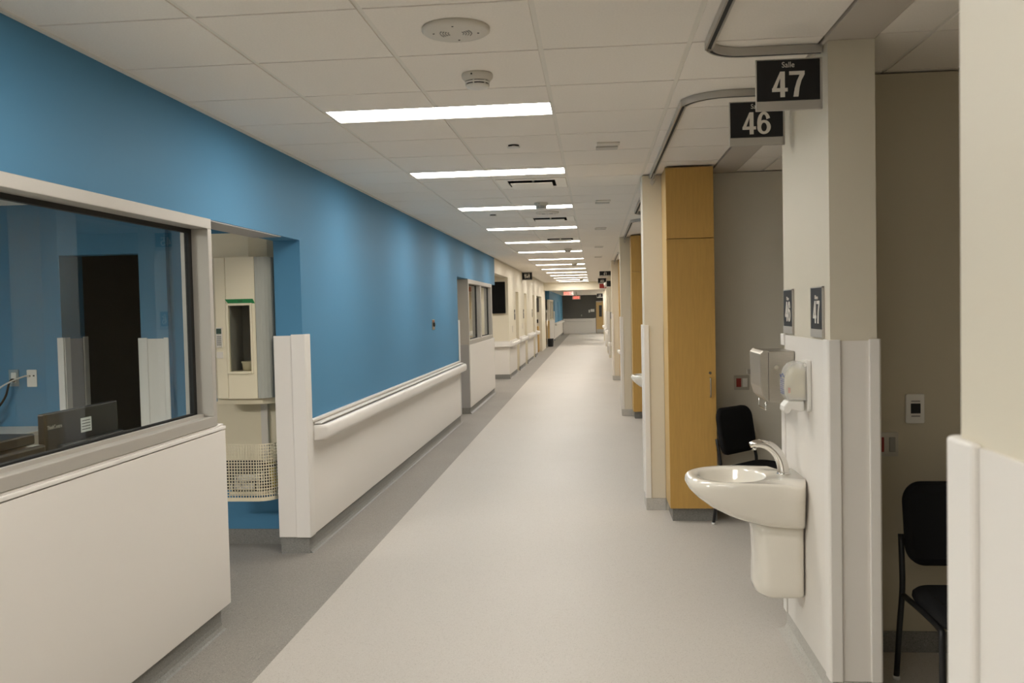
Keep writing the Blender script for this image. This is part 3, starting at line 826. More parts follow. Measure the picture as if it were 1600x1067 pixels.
b.lathe((XC + 0.14, y, 2.69), [(0.010, -0.001), (0.010, 0.0008)], 'y', 12)
b.prism([(XC + 0.135, 2.675), (XC + 0.145, 2.675), (XC + 0.148, 2.635), (XC + 0.165, 2.635), (XC + 0.170, 2.60), (XC + 0.162, 2.60), (XC + 0.156, 2.625), (XC + 0.135, 2.63)], 'y', y - 0.001, y + 0.0008)
b.lathe((XC + 0.145, y, 2.605), [(0.026, -0.001), (0.026, 0.0008)], 'y', 20)
b.build('wheelchair_pictogram', M['sign_letter'], rs)
# dark dispenser boxes and wood cabinet in the last opening
b = B(); b.box(-3.0, XC - 0.10, 34.7, 35.2, 0, 1.0)
tag(b.build('storage_cabinet', M['wood'], bevel=0.004), 'low brown cabinet in the opening past the recessed doors', 'cabinet')
b = B(); b.box(XC - 0.34, XC - 0.10, 35.30, 35.398, 1.55, 2.1)
tag(b.build('notice_board', M['charcoal'], bevel=0.003), 'dark framed notice board in the opening past the recessed doors', 'notice board')
b = B(); b.box(XC - 0.3, XC - 0.14, 35.30, 35.398, 1.12, 1.26)
tag(b.build('wall_dispenser', M['black'], bevel=0.006), 'small black dispenser under the notice board', 'dispenser')
b = B(); b.lathe((XC + 0.10, 39.5, 0), [(0.13, 0.0), (0.15, 0.02), (0.17, 0.34), (0.165, 0.36)], 'z', 20)
tag(b.build('waste_bin', M['black']), 'small black bin standing by the left wall before the far blue wall', 'bin')
b = B(); b.tube([(XC + 0.03, 38.6, 0.0), (XC + 0.03, 38.6, 1.5)], 0.025, 10); b.lathe((XC + 0.06, 38.6, 0), [(0.055, 0.0), (0.055, 0.03)], 'z', 16); b.box(XC + 0.003, XC + 0.09, 38.5, 38.7, 1.5, 1.62)
tag(b.build('equipment_pole', M['steel']), 'slim metal pole stand against the cream wall by the small bin', 'pole stand')

# ------------------------------------------------------------------ header and far zone
b = B()
b.box(XC - 0.4, 3.6, HDR, HDR + 0.25, 2.425, CE + 0.12)
struct(b.build('wall_header', M['cream']), 'cream dropped header crossing the corridor after the last ceiling light', 'wall')
b = B(); b.box(XC - 3.0, 3.6, HDR + 0.25, YEND, CE2 + 0.004, CE2 + 0.06)
for k in range(12):
    pass
for k in range(35):
    b.box(XC, 3.6, HDR + 0.5 + k*T, HDR + 0.52 + k*T, CE2, CE2 + 0.0039, 1)
for x in (-1.42, -0.81, -0.2, 0.41, 1.02): b.box(x - 0.011, x + 0.011, HDR + 0.25, YEND, CE2, CE2 + 0.0038, 1)
struct(b.build('ceiling_far', [M['tile'], M['tee']]), 'lower tiled ceiling beyond the header', 'ceiling')
b = B()
b.box(XC - 3.0, 3.6, YEND, YEND + 0.15, 0, CE2)
struct(b.build('wall_far', M['charcoal']), 'dark grey end wall closing the corridor', 'wall')
b = B(); b.box(XC - 0.2, XC, 46.6, YEND, 0, CE2); b.box(XC - 0.2, XC, 41.6, 46.6, 2.1, CE2); b.box(XC - 0.2, XC - 0.03, 45.8, 46.6, 0, 2.1)
struct(b.build('wall_far_left', M['blue']), 'blue wall on the left of the far corridor section', 'wall')
b = B(); b.box(XC - 2.5, XC - 2.4, 41.5, 46.6, 0, CE2); b.box(XC - 2.4, XC - 0.2, 41.4, 41.5, 0, CE2); b.box(XC - 2.4, XC - 0.2, 46.6, 46.7, 0, CE2)
struct(b.build('wall_far_office', M['cream']), 'cream walls of the far glazed office', 'wall')
b = B(); b.box(XC - 0.2, XC - 0.01, 41.65, 46.0, 0, 1.10); struct(b.build('wall_far_low', M['wood_edge']), 'half wall with a yellow wood end under the far office window', 'wall')
b = B(); b.box(XC - 0.009, XC + 0.012, 41.68, 46.0, 0.1, 1.11)
tag(b.build('wall_panel', M['panel']), 'white panel on the half wall of the far office window', 'wall panel')
w3 = thing('window_3', 'far office window with dark panes left of the corridor end', 'window', (XC, 43.5, 1.1)); w3['kind'] = 'structure'
b = B(); b.box(XC - 0.1, XC, 41.65, 45.8, 1.112, 1.18); b.box(XC - 0.1, XC, 41.65, 45.8, 2.03, 2.099)
for y in (41.65, 43.3, 44.9): b.box(XC - 0.1, XC, y, y + 0.55, 1.18, 2.03)
b.build('window_frame', M['cream'], w3)
for y0, y1 in ((42.2, 43.3), (43.85, 44.9)):
    b = B(); b.box(XC - 0.06, XC - 0.05, y0, y1, 1.18, 2.03); b.build('glass_pane', M['black'], w3)
b = B(); b.box(XC + 0.001, XC + 0.022, 46.0, 46.75, 0.11, 1.535)
tag(b.build('end_guard', M['panel_edge']), 'white guard at the near end of the far blue wall', 'wall guard')
b = B(); b.box(XC + 0.001, XC + 0.01, 46.6, YEND - 0.02, 0, 0.109)
struct(b.build('baseboard_far_left', M['base']), 'grey base along the far blue wall', 'baseboard')
b = B(); b.box(XC + 0.001, XC + 0.014, 46.8, YEND - 0.02, 0.11, 0.92)
tag(b.build('wall_protection', M['panel']), 'white wainscot along the far blue wall', 'wall panel')
handrail('handrail', 46.9, YEND - 0.2, XC + 0.016, 'white handrail along the far blue wall', 0.83)
for i, y in enumerate((51.0, 56.0)):
    b = B(); b.box(XC - 0.001, XC + 0.015, y, y + 0.9, 0.925, 2.05)
    tag(b.build('wall_cover', M['blue'], bevel=0.004), ['blue flush panel on the far blue wall', 'blue flush panel nearest the dark end wall'][i], 'wall panel')
b = B(); b.box(XC + 0.03, 0.10, YEND - 0.014, YEND - 0.001, 0.0, 0.98)
tag(b.build('wall_protection', M['panel']), 'white wainscot across the dark end wall', 'wall panel')
hr = thing('handrail', 'white handrail across the dark end wall', 'handrail', (-1.0, YEND - 0.06, 0.77))
b = B(); b.box(-1.85, -0.12, YEND - 0.10, YEND - 0.055, 0.78, 0.89); b.build('rail_cover', M['panel_edge'], hr, bevel=0.02)
for q in (-1.6, -0.4):
    b = B(); b.box(q, q + 0.05, YEND - 0.055, YEND - 0.015, 0.80, 0.86); b.build('bracket', M['grey'], hr)
b = B(); b.box(0.03, 0.10, YEND - 0.02, YEND - 0.0145, 0.0, 1.0)
tag(b.build('end_guard', M['panel_edge']), 'white vertical edge strip left of the far wooden door', 'trim strip')
dr = thing('door_1', 'wooden door with a narrow dark vision panel in the end wall', 'door', (0.60, YEND - 0.03, 0)); dr['kind'] = 'structure'
b = B(); b.box(0.135, 1.065, YEND - 0.045, YEND - 0.005, 0.005, 2.10); b.build('leaf', M['wood_edge'], dr, bevel=0.002)
b = B(); b.box(0.12, 0.134, YEND - 0.06, YEND - 0.002, 0, 2.13); b.box(1.066, 1.08, YEND - 0.06, YEND - 0.002, 0, 2.13); b.box(0.12, 1.08, YEND - 0.06, YEND - 0.002, 2.101, 2.13); b.build('door_frame', M['charcoal'], dr)
b = B(); b.box(0.32, 0.51, YEND - 0.049, YEND - 0.046, 1.07, 1.82); b.build('vision_panel', M['black'], dr)
b = B(); b.box(0.15, 1.05, YEND - 0.048, YEND - 0.046, 0.02, 0.26); b.build('kick_plate', M['kick'], dr)
b = B(); b.box(0.15, 0.48, YEND - 0.10, YEND - 0.046, 2.03, 2.09); b.build('door_closer', M['alu'], dr)
b = B(); b.tube([(0.22, YEND - 0.046, 0.95), (0.22, YEND - 0.10, 0.95), (0.33, YEND - 0.10, 0.95)], 0.012, 8); b.build('lever_handle', M['steel'], dr)
b = B(); b.box(-0.36, -0.27, YEND - 0.06, YEND - 0.002, 1.36, 1.54)
tag(b.build('wall_dispenser', M['white'], bevel=0.01), 'small white dispenser on the dark end wall', 'dispenser')
b = B(); b.box(-0.23, 0.02, YEND - 0.09, YEND + 0.001, 1.40, 1.58)
tag(b.build('glove_box', M['white'], bevel=0.01), 'wider white glove box holder beside the far wooden door', 'glove box')
b = B(); b.box(-0.86, -0.79, YEND - 0.012, YEND - 0.002, 1.12, 1.24)
tag(b.build('wall_switch', M['grey'], bevel=0.003), 'small grey switch plate on the dark end wall', 'switch')
b = B(); b.lathe((-1.30, YEND - 0.02, 0), [], 'z') if False else b.box(-1.36, -1.24, YEND - 0.03, YEND - 0.002, 2.385, 2.44)
tag(b.build('wall_fixture', M['offwhite'], bevel=0.01), 'small pale fixture at the top of the dark end wall', 'fixture')

def exit_sign(x0, x1, y, z0, z1, label, arrow, s=1.0):
    r = thing('exit_sign', label, 'exit sign', ((x0+x1)/2, y, z0), 'red exit signs')
    b = B(); b.box(x0, x1, y, y + 0.05, z0, z1); b.build('housing', M['exit_lit'], r, bevel=0.006)
    b = B(); b.box((x0+x1)/2 - 0.02, (x0+x1)/2 + 0.02, y + 0.015, y + 0.035, z1 + 0.001, CE2 - 0.001); b.build('mount', M['white'], r)
    cx = (x0+x1)/2 - (0.05 if arrow else 0)
    t_ = text('lettering', 'SORTIE', 0.15*s, M['exit_red'], (cx, y - 0.001, (z0+z1)/2), '-y', r, 0.009, 0.60*s)
    if arrow:
        b = B(); xa, zc = x1 - 0.09, (z0+z1)/2
        b.prism([(xa - 0.03, zc + 0.012), (xa + 0.02, zc + 0.012), (xa + 0.02, zc + 0.04), (xa + 0.065, zc), (xa + 0.02, zc - 0.04), (xa + 0.02, zc - 0.012), (xa - 0.03, zc - 0.012)], 'y', y - 0.002, y - 0.0008)
        b.build('arrow', M['exit_red'], r)
exit_sign(-1.36, -0.90, 40.0, 2.235, 2.43, 'red exit sign with an arrow, nearest under the low ceiling', True)
exit_sign(-1.10, -0.68, 46.0, 2.115, 2.295, 'red exit sign hanging farther back and lower, without an arrow', False)

# lights of the far zone
far_lights = [38.3, 39.9, 44.5, 50.0, 55.2]
for i, y in enumerate(far_lights):
    cl = thing('ceiling_light', ['ceiling panel light just beyond the header', 'second panel light just beyond the header', 'added light panel hidden by the far right wall, nearest of three', 'added light panel hidden by the far right wall, middle of three', 'added light panel hidden by the far right wall, nearest the end wall'][i], 'ceiling light', (0.2, y, CE2 - 0.01), 'panel lights of the low ceiling')
    q0, q1, qd = (-0.78, 0.38, 0.14) if i < 2 else (0.78, 1.12, 1.00)  # long panels behind the piers are added to brighten the far end
    b = B(); b.box(q0, q1, y - qd, y + qd, CE2 - 0.006, CE2 - 0.001); b.build('diffuser', M['lamp'], cl)
    b = B(); b.box(q0 - 0.02, q1 + 0.02, y - qd - 0.02, y - qd, CE2 - 0.008, CE2 - 0.001); b.box(q0 - 0.02, q1 + 0.02, y + qd, y + qd + 0.02, CE2 - 0.008, CE2 - 0.001); b.box(q0 - 0.02, q0, y - qd, y + qd, CE2 - 0.008, CE2 - 0.001); b.box(q1, q1 + 0.02, y - qd, y + qd, CE2 - 0.008, CE2 - 0.001); b.build('frame', M['white'], cl)

# ------------------------------------------------------------------ right side: piers and bay walls
XB = 3.6
b = B(); b.box(XB, XB + 0.1, -4.5, YEND, 0, CE + 0.12)
struct(b.build('wall_right', M['taupe']), 'back wall of the treatment bays on the right', 'wall')
b = B(); b.box(-7.1, XB + 0.1, -4.6, -4.5, 0, CE + 0.12)
struct(b.build('wall_back', M['cream']), 'cream wall closing the corridor behind the viewer', 'wall')

AX0, AX1 = 0.967, 1.153
A = [3.80, 10.25, 16.75, 23.6]
BX0, BX1 = 0.41, 0.562
BP = [0.55, 7.43, 13.93, 20.75]
TOP = CE - 0.013
A_lab = ['nearest sink pier carrying signs 46 and 47', 'second sink pier, behind the first wooden cabinet', 'third sink pier along the bays', 'fourth sink pier along the bays']
B_lab = ['blurred pier at the right edge of the view', 'pier beside the nearest tall wooden cabinet', 'pier beside the second wooden cabinet', 'pier beside the third wooden cabinet']
for i, y in enumerate(A):
    d_ = 0.90
    b = B(); b.box(AX0, AX1, y, y + d_, 0, TOP)
    b.box(AX1, XB, y + 0.60, y + 0.70, 0, TOP, 1)
    struct(b.build('pier_sink', [M['beige'], M['taupe']]), A_lab[i] + ', with its bay partition', 'pier')
for i, y in enumerate(BP):
    d_ = 0.5 if i == 0 else 0.30
    b = B(); b.box(BX0, BX1, y, y + d_, 0, TOP)
    if i: b.box(BX1, XB, y, y + 0.12, 0, TOP, 1)
    else: b.box(BX1, XB, y + 0.35, y + 0.45, 0, TOP, 1)
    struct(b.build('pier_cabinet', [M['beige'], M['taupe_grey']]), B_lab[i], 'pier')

GZ0, GZ1 = 0.102, 1.528
A_g = ['white wall guard panels on the nearest sink pier', 'white wall guard panels on the second sink pier', 'white wall guard panels on the third sink pier', 'white wall guard panels on the fourth sink pier']
for i, y in enumerate(A):
    r = thing('pier_guard', A_g[i], 'wall guard', (AX0, y + 0.45, GZ0), 'wall guards on the sink piers')
    b = B(); b.box(AX0 - 0.008, AX0 - 0.001, y + 0.06, y + 0.84, GZ0, GZ1 - 0.006); b.build('side_panel', M['panel'], r)
    b = B(); b.box(AX0 + 0.035, AX1 - 0.03, y - 0.005, y - 0.001, GZ0, GZ1 - 0.006); b.build('end_panel', M['panel'], r)
    b = B(); b.prism([(AX0 - 0.016, y + 0.058), (AX0 - 0.016, y - 0.008), (AX0 - 0.008, y - 0.016), (AX0 + 0.037, y - 0.016), (AX0 + 0.037, y - 0.0012), (AX0 - 0.0012, y - 0.0012), (AX0 - 0.0012, y + 0.058)], 'z', GZ0, GZ1)
    b.build('corner_guard', M['panel_edge'], r, bevel=0.003)
    b = B(); b.prism([(AX1 + 0.014, y + 0.058), (AX1 + 0.014, y - 0.008), (AX1 + 0.006, y - 0.016), (AX1 - 0.034, y - 0.016), (AX1 - 0.034, y - 0.0012), (AX1 + 0.0012, y - 0.0012), (AX1 + 0.0012, y + 0.058)], 'z', GZ0, GZ1)
    b.build('corner_guard', M['panel_edge'], r, bevel=0.003)
    for g0, g1 in ([(GZ0, 1.19), (1.47, GZ1)] if i == 0 else [(GZ0, GZ1)]):
        b = B(); b.prism([(AX0 - 0.016, y + 0.842), (AX0 - 0.001, y + 0.842), (AX0 - 0.001, y + 0.901), (AX0 + 0.05, y + 0.901), (AX0 + 0.05, y + 0.915), (AX0 - 0.016, y + 0.915)], 'z', g0, g1); b.build('corner_guard', M['panel_edge'], r, bevel=0.003)
    b = B(); b.prism([(AX0 - 0.05, 0), (AX0 - 0.015, 0.008), (AX0 - 0.004, 0.03), (AX0 - 0.001, 0.1), (AX0 - 0.0005, 0.1), (AX0 - 0.0005, 0)], 'y', y - 0.004, y + 0.90); b.box(AX0, AX1 + 0.004, y - 0.006, y - 0.0005, 0, 0.1)
    struct(b.build('baseboard_pier', M['base_light']), 'pale cove base of the ' + A_lab[i].split(',')[0], 'baseboard')
B_g = ['blurred white wall guard on the pier at the right edge of the view', 'white wall guard on the pier left of the nearest wooden cabinet', 'white wall guard on the pier left of the second wooden cabinet', 'white wall guard on the pier left of the third wooden cabinet']
for i, y in enumerate(BP):
    d_ = 0.5 if i == 0 else 0.30
    r = thing('pier_guard', B_g[i], 'wall guard', (BX0, y + 0.15, GZ0), 'wall guards on the cabinet piers')
    b = B(); b.prism([(BX0 - 0.014, y + 0.055), (BX0 - 0.014, y - 0.006), (BX0 - 0.006, y - 0.014), (BX0 + 0.035, y - 0.014), (BX0 + 0.035, y - 0.0012), (BX0 - 0.0012, y - 0.0012), (BX0 - 0.0012, y + 0.055)], 'z', GZ0, GZ1)
    b.build('corner_guard', M['panel_edge'], r, bevel=0.003)
    b = B(); b.box(BX0 + 0.037, BX1 - 0.002, y - 0.005, y - 0.001, GZ0, GZ1 - 0.004); b.build('end_panel', M['panel'] if i == 0 else M['beige'], r)
    b = B(); b.box(BX0 - 0.006, BX0 - 0.001, y + 0.057, y + d_ - 0.062, GZ0, GZ1 - 0.004); b.build('side_panel', M['panel'], r)
    b = B(); b.prism([(BX0 - 0.014, y + d_ - 0.06), (BX0 - 0.0012, y + d_ - 0.06), (BX0 - 0.0012, y + d_ + 0.0012), (BX0 + 0.05, y + d_ + 0.0012), (BX0 + 0.05, y + d_ + 0.014), (BX0 - 0.004, y + d_ + 0.014), (BX0 - 0.014, y + d_ + 0.006)], 'z', GZ0, GZ1)
    b.build('corner_guard', M['panel_edge'], r, bevel=0.004)
    b = B(); b.box(BX0 - 0.004, BX1, y - 0.01, y - 0.0005, 0, 0.1); b.box(BX0 - 0.008, BX0 - 0.0005, y, y + d_, 0, 0.1)
    struct(b.build('baseboard_pier', M['base_light']), 'pale cove base of the ' + B_lab[i], 'baseboard')

# bay wall bases
b = B(); b.box(AX1 + 0.01, XB, A[0] + 0.59, A[0] + 0.5995, 0, 0.1)
struct(b.build('baseboard_bay', M['base']), 'base at the foot of the partition behind the nearest chair', 'baseboard')
b = B(); b.box(0.95, XB, BP[1] - 0.01, BP[1] - 0.0005, 0, 0.1)
struct(b.build('baseboard_bay', M['base']), 'base at the foot of the partition behind the second chair', 'baseboard')

# tall wooden cabinets
CX0, CX1 = 0.5635, 0.925
def cabinet(y, label):
    r = thing('tall_cabinet', label, 'cabinet', ((CX0+CX1)/2, y - 0.215, 0), 'tall wooden cabinets')
    yf = y - 0.43
    b = B(); b.box(CX0, CX1, yf + 0.022, y - 0.002, 0.105, TOP - 0.003); b.build('carcass', M['wood_edge'], r)
    b = B(); b.box(CX0 + 0.001, CX1 - 0.001, yf, yf + 0.02, 2.198, TOP - 0.012); b.build('upper_door', M['wood'], r, bevel=0.0015)
    dd = B(); dd.box(CX0 + 0.001, CX1 - 0.001, yf, yf + 0.02, 0.108, 2.192); dd = dd.build('door', M['wood'], r, bevel=0.0015)
    hx = CX1 - 0.045
    b = B(); b.tube([(hx, yf - 0.0005, 1.12), (hx, yf - 0.028, 1.115), (hx, yf - 0.032, 1.09), (hx, yf - 0.032, 1.005), (hx, yf - 0.028, 0.98), (hx, yf - 0.0005, 0.975)], 0.005, 8); b.build('handle', M['steel'], dd)
    b = B(); b.lathe((hx, yf - 0.0005, 1.16), [(0.011, -0.006), (0.011, 0.0)], 'y', 16); b.build('lock', M['chrome'], dd)
    b = B(); b.box(CX0 + 0.02, CX1, yf + 0.05, y - 0.004, 0.0, 0.104); b.build('toe_kick', M['base'], r)
    return r
cab = cabinet(BP[1], 'tall wooden cabinet beside the first pier past the sink')
for i, lab in ((2, 'second tall wooden cabinet along the bays, behind the first'), (3, 'third tall wooden cabinet along the bays, mostly hidden')):
    dup(cab, ((CX0+CX1)/2, BP[i] - 0.215, 0), lab)

# ------------------------------------------------------------------ signs on the sink piers
def flag_sign(num, x0, x1, y, z0, z1, label, word='Salle', mats=None):
    """panel facing -y from x0 to x1; holder strip below"""
    r = thing('room_sign', label, 'sign', ((x0+x1)/2, y, z0), 'hanging room number signs')
    h = z1 - z0; zb = z0 + h*0.175
    b = B(); b.box(x0 + 0.004, x1 - 0.003, y, y + 0.014, zb + 0.003, z1 - 0.004); b.build('panel', M['sign'], r)
    b = B(); b.box(x0, x1, y - 0.003, y + 0.017, z0, zb); b.box(x0, x0 + 0.0035, y - 0.002, y + 0.016, zb, z1); b.box(x0, x1, y - 0.002, y + 0.016, z1 - 0.0035, z1); b.box(x1 - 0.0025, x1 + 0.006, y - 0.003, y + 0.017, z0, z1)
    b.build('holder', M['alu'], r)
    zc = (zb + z1) / 2; cx = (x0 + x1)/2
    numerals('room_number', num, h*0.50, M['sign_letter'], (cx, y - 0.001, zc - h*0.085), '-y', r, 1.06)
    if word: text('word_above', word, h*0.155, M['sign_letter'], (cx, y - 0.001, zb + (z1 - zb)*0.86), '-y', r, 0.0, 0.9)
    return r
def plate_sign(num, yc, wy, z0, z1, label, x=AX0, word='Divan'):
    r = thing('number_plate', label, 'sign', (x, yc, z0), 'room number plates on the sink piers')
    zb = z0 + (z1 - z0)*0.165
    b = B(); b.box(x - 0.008, x - 0.0012, yc - wy/2 + 0.005, yc + wy/2 - 0.005, zb, z1 - 0.005); b.build('panel', M['sign'], r)
    b = B(); b.box(x - 0.011, x - 0.001, yc - wy/2, yc + wy/2, z0, zb - 0.001); b.box(x - 0.010, x - 0.001, yc - wy/2, yc - wy/2 + 0.0045, zb, z1); b.box(x - 0.010, x - 0.001, yc + wy/2 - 0.0045, yc + wy/2, zb, z1); b.box(x - 0.010, x - 0.001, yc - wy/2, yc + wy/2, z1 - 0.0045, z1)
    b.build('holder', M['alu'], r)
    numerals('room_number', num, 0.098, M['sign_letter'], (x - 0.009, yc, (zb + z1)/2 - 0.018), '-x', r, 0.98)
    text('word_above', word, 0.026, M['sign_letter'], (x - 0.009, yc, z1 - 0.045), '-x', r, 0.0, 0.9)
    return r
flag_sign('47', 0.676, 0.934, 3.78, 2.470, 2.676, 'black hanging sign reading Salle 47 on the nearest sink pier')
flag_sign('46', 0.676, 0.934, 4.50, 2.455, 2.668, 'black hanging sign reading Salle 46 just behind sign 47')
plate_sign('46', 4.565, 0.205, 1.532, 1.750, 'narrow black plate 46 on the sink pier, farther of the pair')
plate_sign('47', 3.99, 0.205, 1.532, 1.750, 'narrow black plate 47 on the sink pier, nearer of the pair')
flag_sign('45', 0.676, 0.934, A[1] - 0.02, 2.470, 2.676, 'black hanging sign 45 on the second sink pier, seen mirrored in the window')
plate_sign('45', A[1] + 0.19, 0.205, 1.532, 1.750, 'black plate 45 on the second sink pier')
plate_sign('44', A[1] + 0.74, 0.205, 1.532, 1.750, 'black plate 44 on the second sink pier')

# ------------------------------------------------------------------ sink
def outline(umax, hw, n=40, ex=2.4, u0=0.0):
    pts = []
    c = (umax + u0) / 2; ru = (umax - u0) / 2
    for k in range(n):
        a = 2*PI*k/n
        ca, sa = math.cos(a), math.sin(a)
        e = ex if ca > 0 else 7.0
        # superellipse
        u = c + ru * math.copysign(abs(ca)**(2/e), ca)
        v = hw * math.copysign(abs(sa)**(2/(2.6 if ca > 0 else 5.0)), sa)
        pts.append((u, v))
    return pts
def make_sink(xw, yc, label):
    r = thing('wash_basin', label, 'sink', (xw, yc, 0.31), 'wall hung sinks on the sink piers')
    def sst(a): a = max(0.0, min(1.0, a)); return a*a*(3 - 2*a)
    def R3(o2, z): return [(xw - u, yc + v, z - (0.035*sst((abs(v) - 0.15)/0.10)*sst((0.14 - u)/0.14) if z > 0.83 else 0) - (0.028*max(0.0, 1 - u/0.36) if 0.66 < z < 0.84 else 0)) for u, v in o2]
    b = B()
    rings = []
    # underside from the shroud outwards, up to the rim, over it and down into the bowl
    for um, hw, z in ((0.20, 0.15, 0.668), (0.27, 0.185, 0.672), (0.355, 0.205, 0.692), (0.43, 0.222, 0.728), (0.485, 0.236, 0.770), (0.522, 0.246, 0.808), (0.536, 0.25, 0.836), (0.532, 0.249, 0.856), (0.522, 0.245, 0.866), (0.507, 0.237, 0.869)):
        rings.append(R3(outline(um, hw), z - 0.0))
    for um, u0, hw, z in ((0.475, 0.155, 0.192, 0.865), (0.468, 0.162, 0.186, 0.855), (0.455, 0.175, 0.175, 0.822), (0.42, 0.20, 0.145, 0.780), (0.36, 0.24, 0.08, 0.760)):
        c = (um + u0)/2
        ov = [(c + (um - u0)/2*math.cos(2*PI*k/40), hw*math.sin(2*PI*k/40)) for k in range(40)]
        rings.append(R3(ov, z))
    b.loft(rings)
    b.build('basin', M['ceramic'], r)
    b = B(); b.lathe((xw - 0.30, yc, 0.7605), [(0.022, 0), (0.022, 0.003), (0.014, 0.003)], 'z', 20); b.build('drain', M['chrome'], r)
    # shroud
    b = B()
    rings = []
    for um, hw, z in ((0.15, 0.10, 0.305), (0.20, 0.125, 0.308), (0.222, 0.136, 0.325), (0.228, 0.140, 0.36), (0.222, 0.140, 0.48), (0.226, 0.145, 0.60), (0.235, 0.15, 0.655)):
        rings.append(R3(outline(um, hw, ex=4.0), z))
    b.loft(rings); b.build('trap_shroud', M['ceramic'], r)
    # faucet
    fa = B()
    P = [(xw - 0.072, yc, 0.868), (xw - 0.076, yc, 0.91), (xw - 0.092, yc, 0.955), (xw - 0.125, yc, 0.994), (xw - 0.165, yc, 1.014), (xw - 0.205, yc, 1.014), (xw - 0.228, yc, 1.006)]
    fa.tube(P, [0.029, 0.027, 0.026, 0.024, 0.022, 0.018, 0.013], 16, sub=4)
    fa.lathe((xw - 0.072, yc, 0.866), [(0.032, 0), (0.032, 0.006), (0.026, 0.014)], 'z', 24)
    fa = fa.build('faucet', M['chrome'], r)
    b = B(); b.lathe((xw - 0.207, yc, 0.984), [(0.009, 0), (0.011, 0.012)], 'z', 14); b.build('aerator', M['chrome'], fa)
    b = B(); b.lathe((xw - 0.098, yc, 0.926), [(0.006, -0.004), (0.008, 0.003)], 'x', 12); b.build('sensor_eye', M['black'], fa)
    return r
SY_ = 4.36
sink = make_sink(AX0 - 0.0085, SY_, 'white wall hung sink with chrome faucet on the nearest sink pier')
for i, lab in ((1, 'white sink peeking out past the nearest cabinet pier'), (2, 'white sink peeking out past the second cabinet pier')):
    dup(sink, (AX0 - 0.0085, A[i] + 0.56, 0.31), lab)

# soap dispenser
xw = AX0 - 0.0085; sy = 4.15
so = thing('soap_dispenser', 'clear soap dispenser on the sink pier, nearer than the towel box', 'soap dispenser', (xw, sy, 1.195))
b = B(); b.rslab('x', xw - 0.018, xw - 0.0005, sy - 0.058, sy + 0.058, 1.195, 1.425, 0.012); b.build('back_plate', M['white'], so, bevel=0.003)
prof = [(0.018, 1.415), (0.055, 1.42), (0.085, 1.41), (0.105, 1.385), (0.115, 1.345), (0.117, 1.30), (0.112, 1.27), (0.10, 1.245), (0.018, 1.245)]
b = B(); b.prism([(xw - u, z) for u, z in prof], 'y', sy - 0.055, sy + 0.055); b.build('clear_cover', M['cover'], so, bevel=0.008)
b = B(); b.prism([(xw - u, z) for u, z in ((0.022, 1.385), (0.075, 1.39), (0.092, 1.36), (0.098, 1.31), (0.09, 1.262), (0.022, 1.255))], 'y', sy - 0.045, sy + 0.045); b.build('soap_bag', M['soap'], so, bevel=0.01)
b = B(); b.prism([(xw - u, z) for u, z in ((0.030, 1.243), (0.10, 1.243), (0.118, 1.22), (0.120, 1.20), (0.108, 1.186), (0.092, 1.19), (0.085, 1.205), (0.045, 1.195), (0.030, 1.198))], 'y', sy - 0.045, sy + 0.045); b.build('push_lever', M['white'], so, bevel=0.005)
b = B()
for k in range(8):
    z = 1.275 + k*0.009
    for q in range(4):
        b.box(xw - 0.1178, xw - 0.1166, sy - 0.038 + q*0.02, sy - 0.026 + q*0.02, z, z + 0.004)
b.build('instruction_print', M['blueink'], so)
b = B(); b.tube([(xw - 0.1165, sy - 0.042, 1.352), (xw - 0.118, sy - 0.02, 1.366), (xw - 0.118, sy, 1.358), (xw - 0.117, sy + 0.02, 1.346), (xw - 0.116, sy + 0.042, 1.36)], 0.0018, 6, sub=4); b.build('wave_mark', M['blueink'], so)
b = B(); b.box(xw - 0.102, xw - 0.092, sy - 0.0565, sy - 0.0552, 1.28, 1.305); b.build('pink_mark', M['pink'], so)
b = B(); b.lathe((xw - 0.028, sy - 0.059, 1.405), [(0.007, -0.002), (0.007, 0.003)], 'y', 12); b.build('latch', M['white'], so)

# towel dispenser
ty0, ty1 = 4.42, 4.70
to = thing('towel_dispenser', 'stainless steel paper towel dispenser on the sink pier above the sink', 'towel dispenser', (xw, 4.56, 1.2))
b = B(); b.box(xw - 0.125, xw - 0.0005, ty0, ty1, 1.205, 1.452); b.build('body', M['steel'], to, bevel=0.004)
b = B(); b.prism([(xw - 0.126, 1.205), (xw - 0.126, 1.455), (xw - 0.150, 1.458), (xw - 0.166, 1.44), (xw - 0.163, 1.28), (xw - 0.150, 1.23)], 'y', ty0 - 0.002, ty1 + 0.002); b.build('front_cover', M['steel'], to, bevel=0.004)
b = B(); b.lathe((xw - 0.088, ty0 - 0.0005, 1.372), [(0.011, -0.004), (0.011, 0)], 'y', 16); b.build('lock', M['chrome'], to)
b = B(); yy0, yy1 = ty0 + 0.02, ty1 - 0.08
b.tube([(xw - 0.135, yy0, 1.206), (xw - 0.138, yy0, 1.168), (xw - 0.138, yy1, 1.168), (xw - 0.135, yy1, 1.206)], 0.0035, 8); b.build('crank_bar', M['chrome'], to)
b = B(); b.lathe((xw - 0.09, ty1 + 0.003, 1.33), [(0.018, 0), (0.018, 0.03)], 'y', 16); b.box(xw - 0.175, xw - 0.08, ty1 + 0.034, ty1 + 0.044, 1.32, 1.345); b.build('side_knob', M['steel'], to)

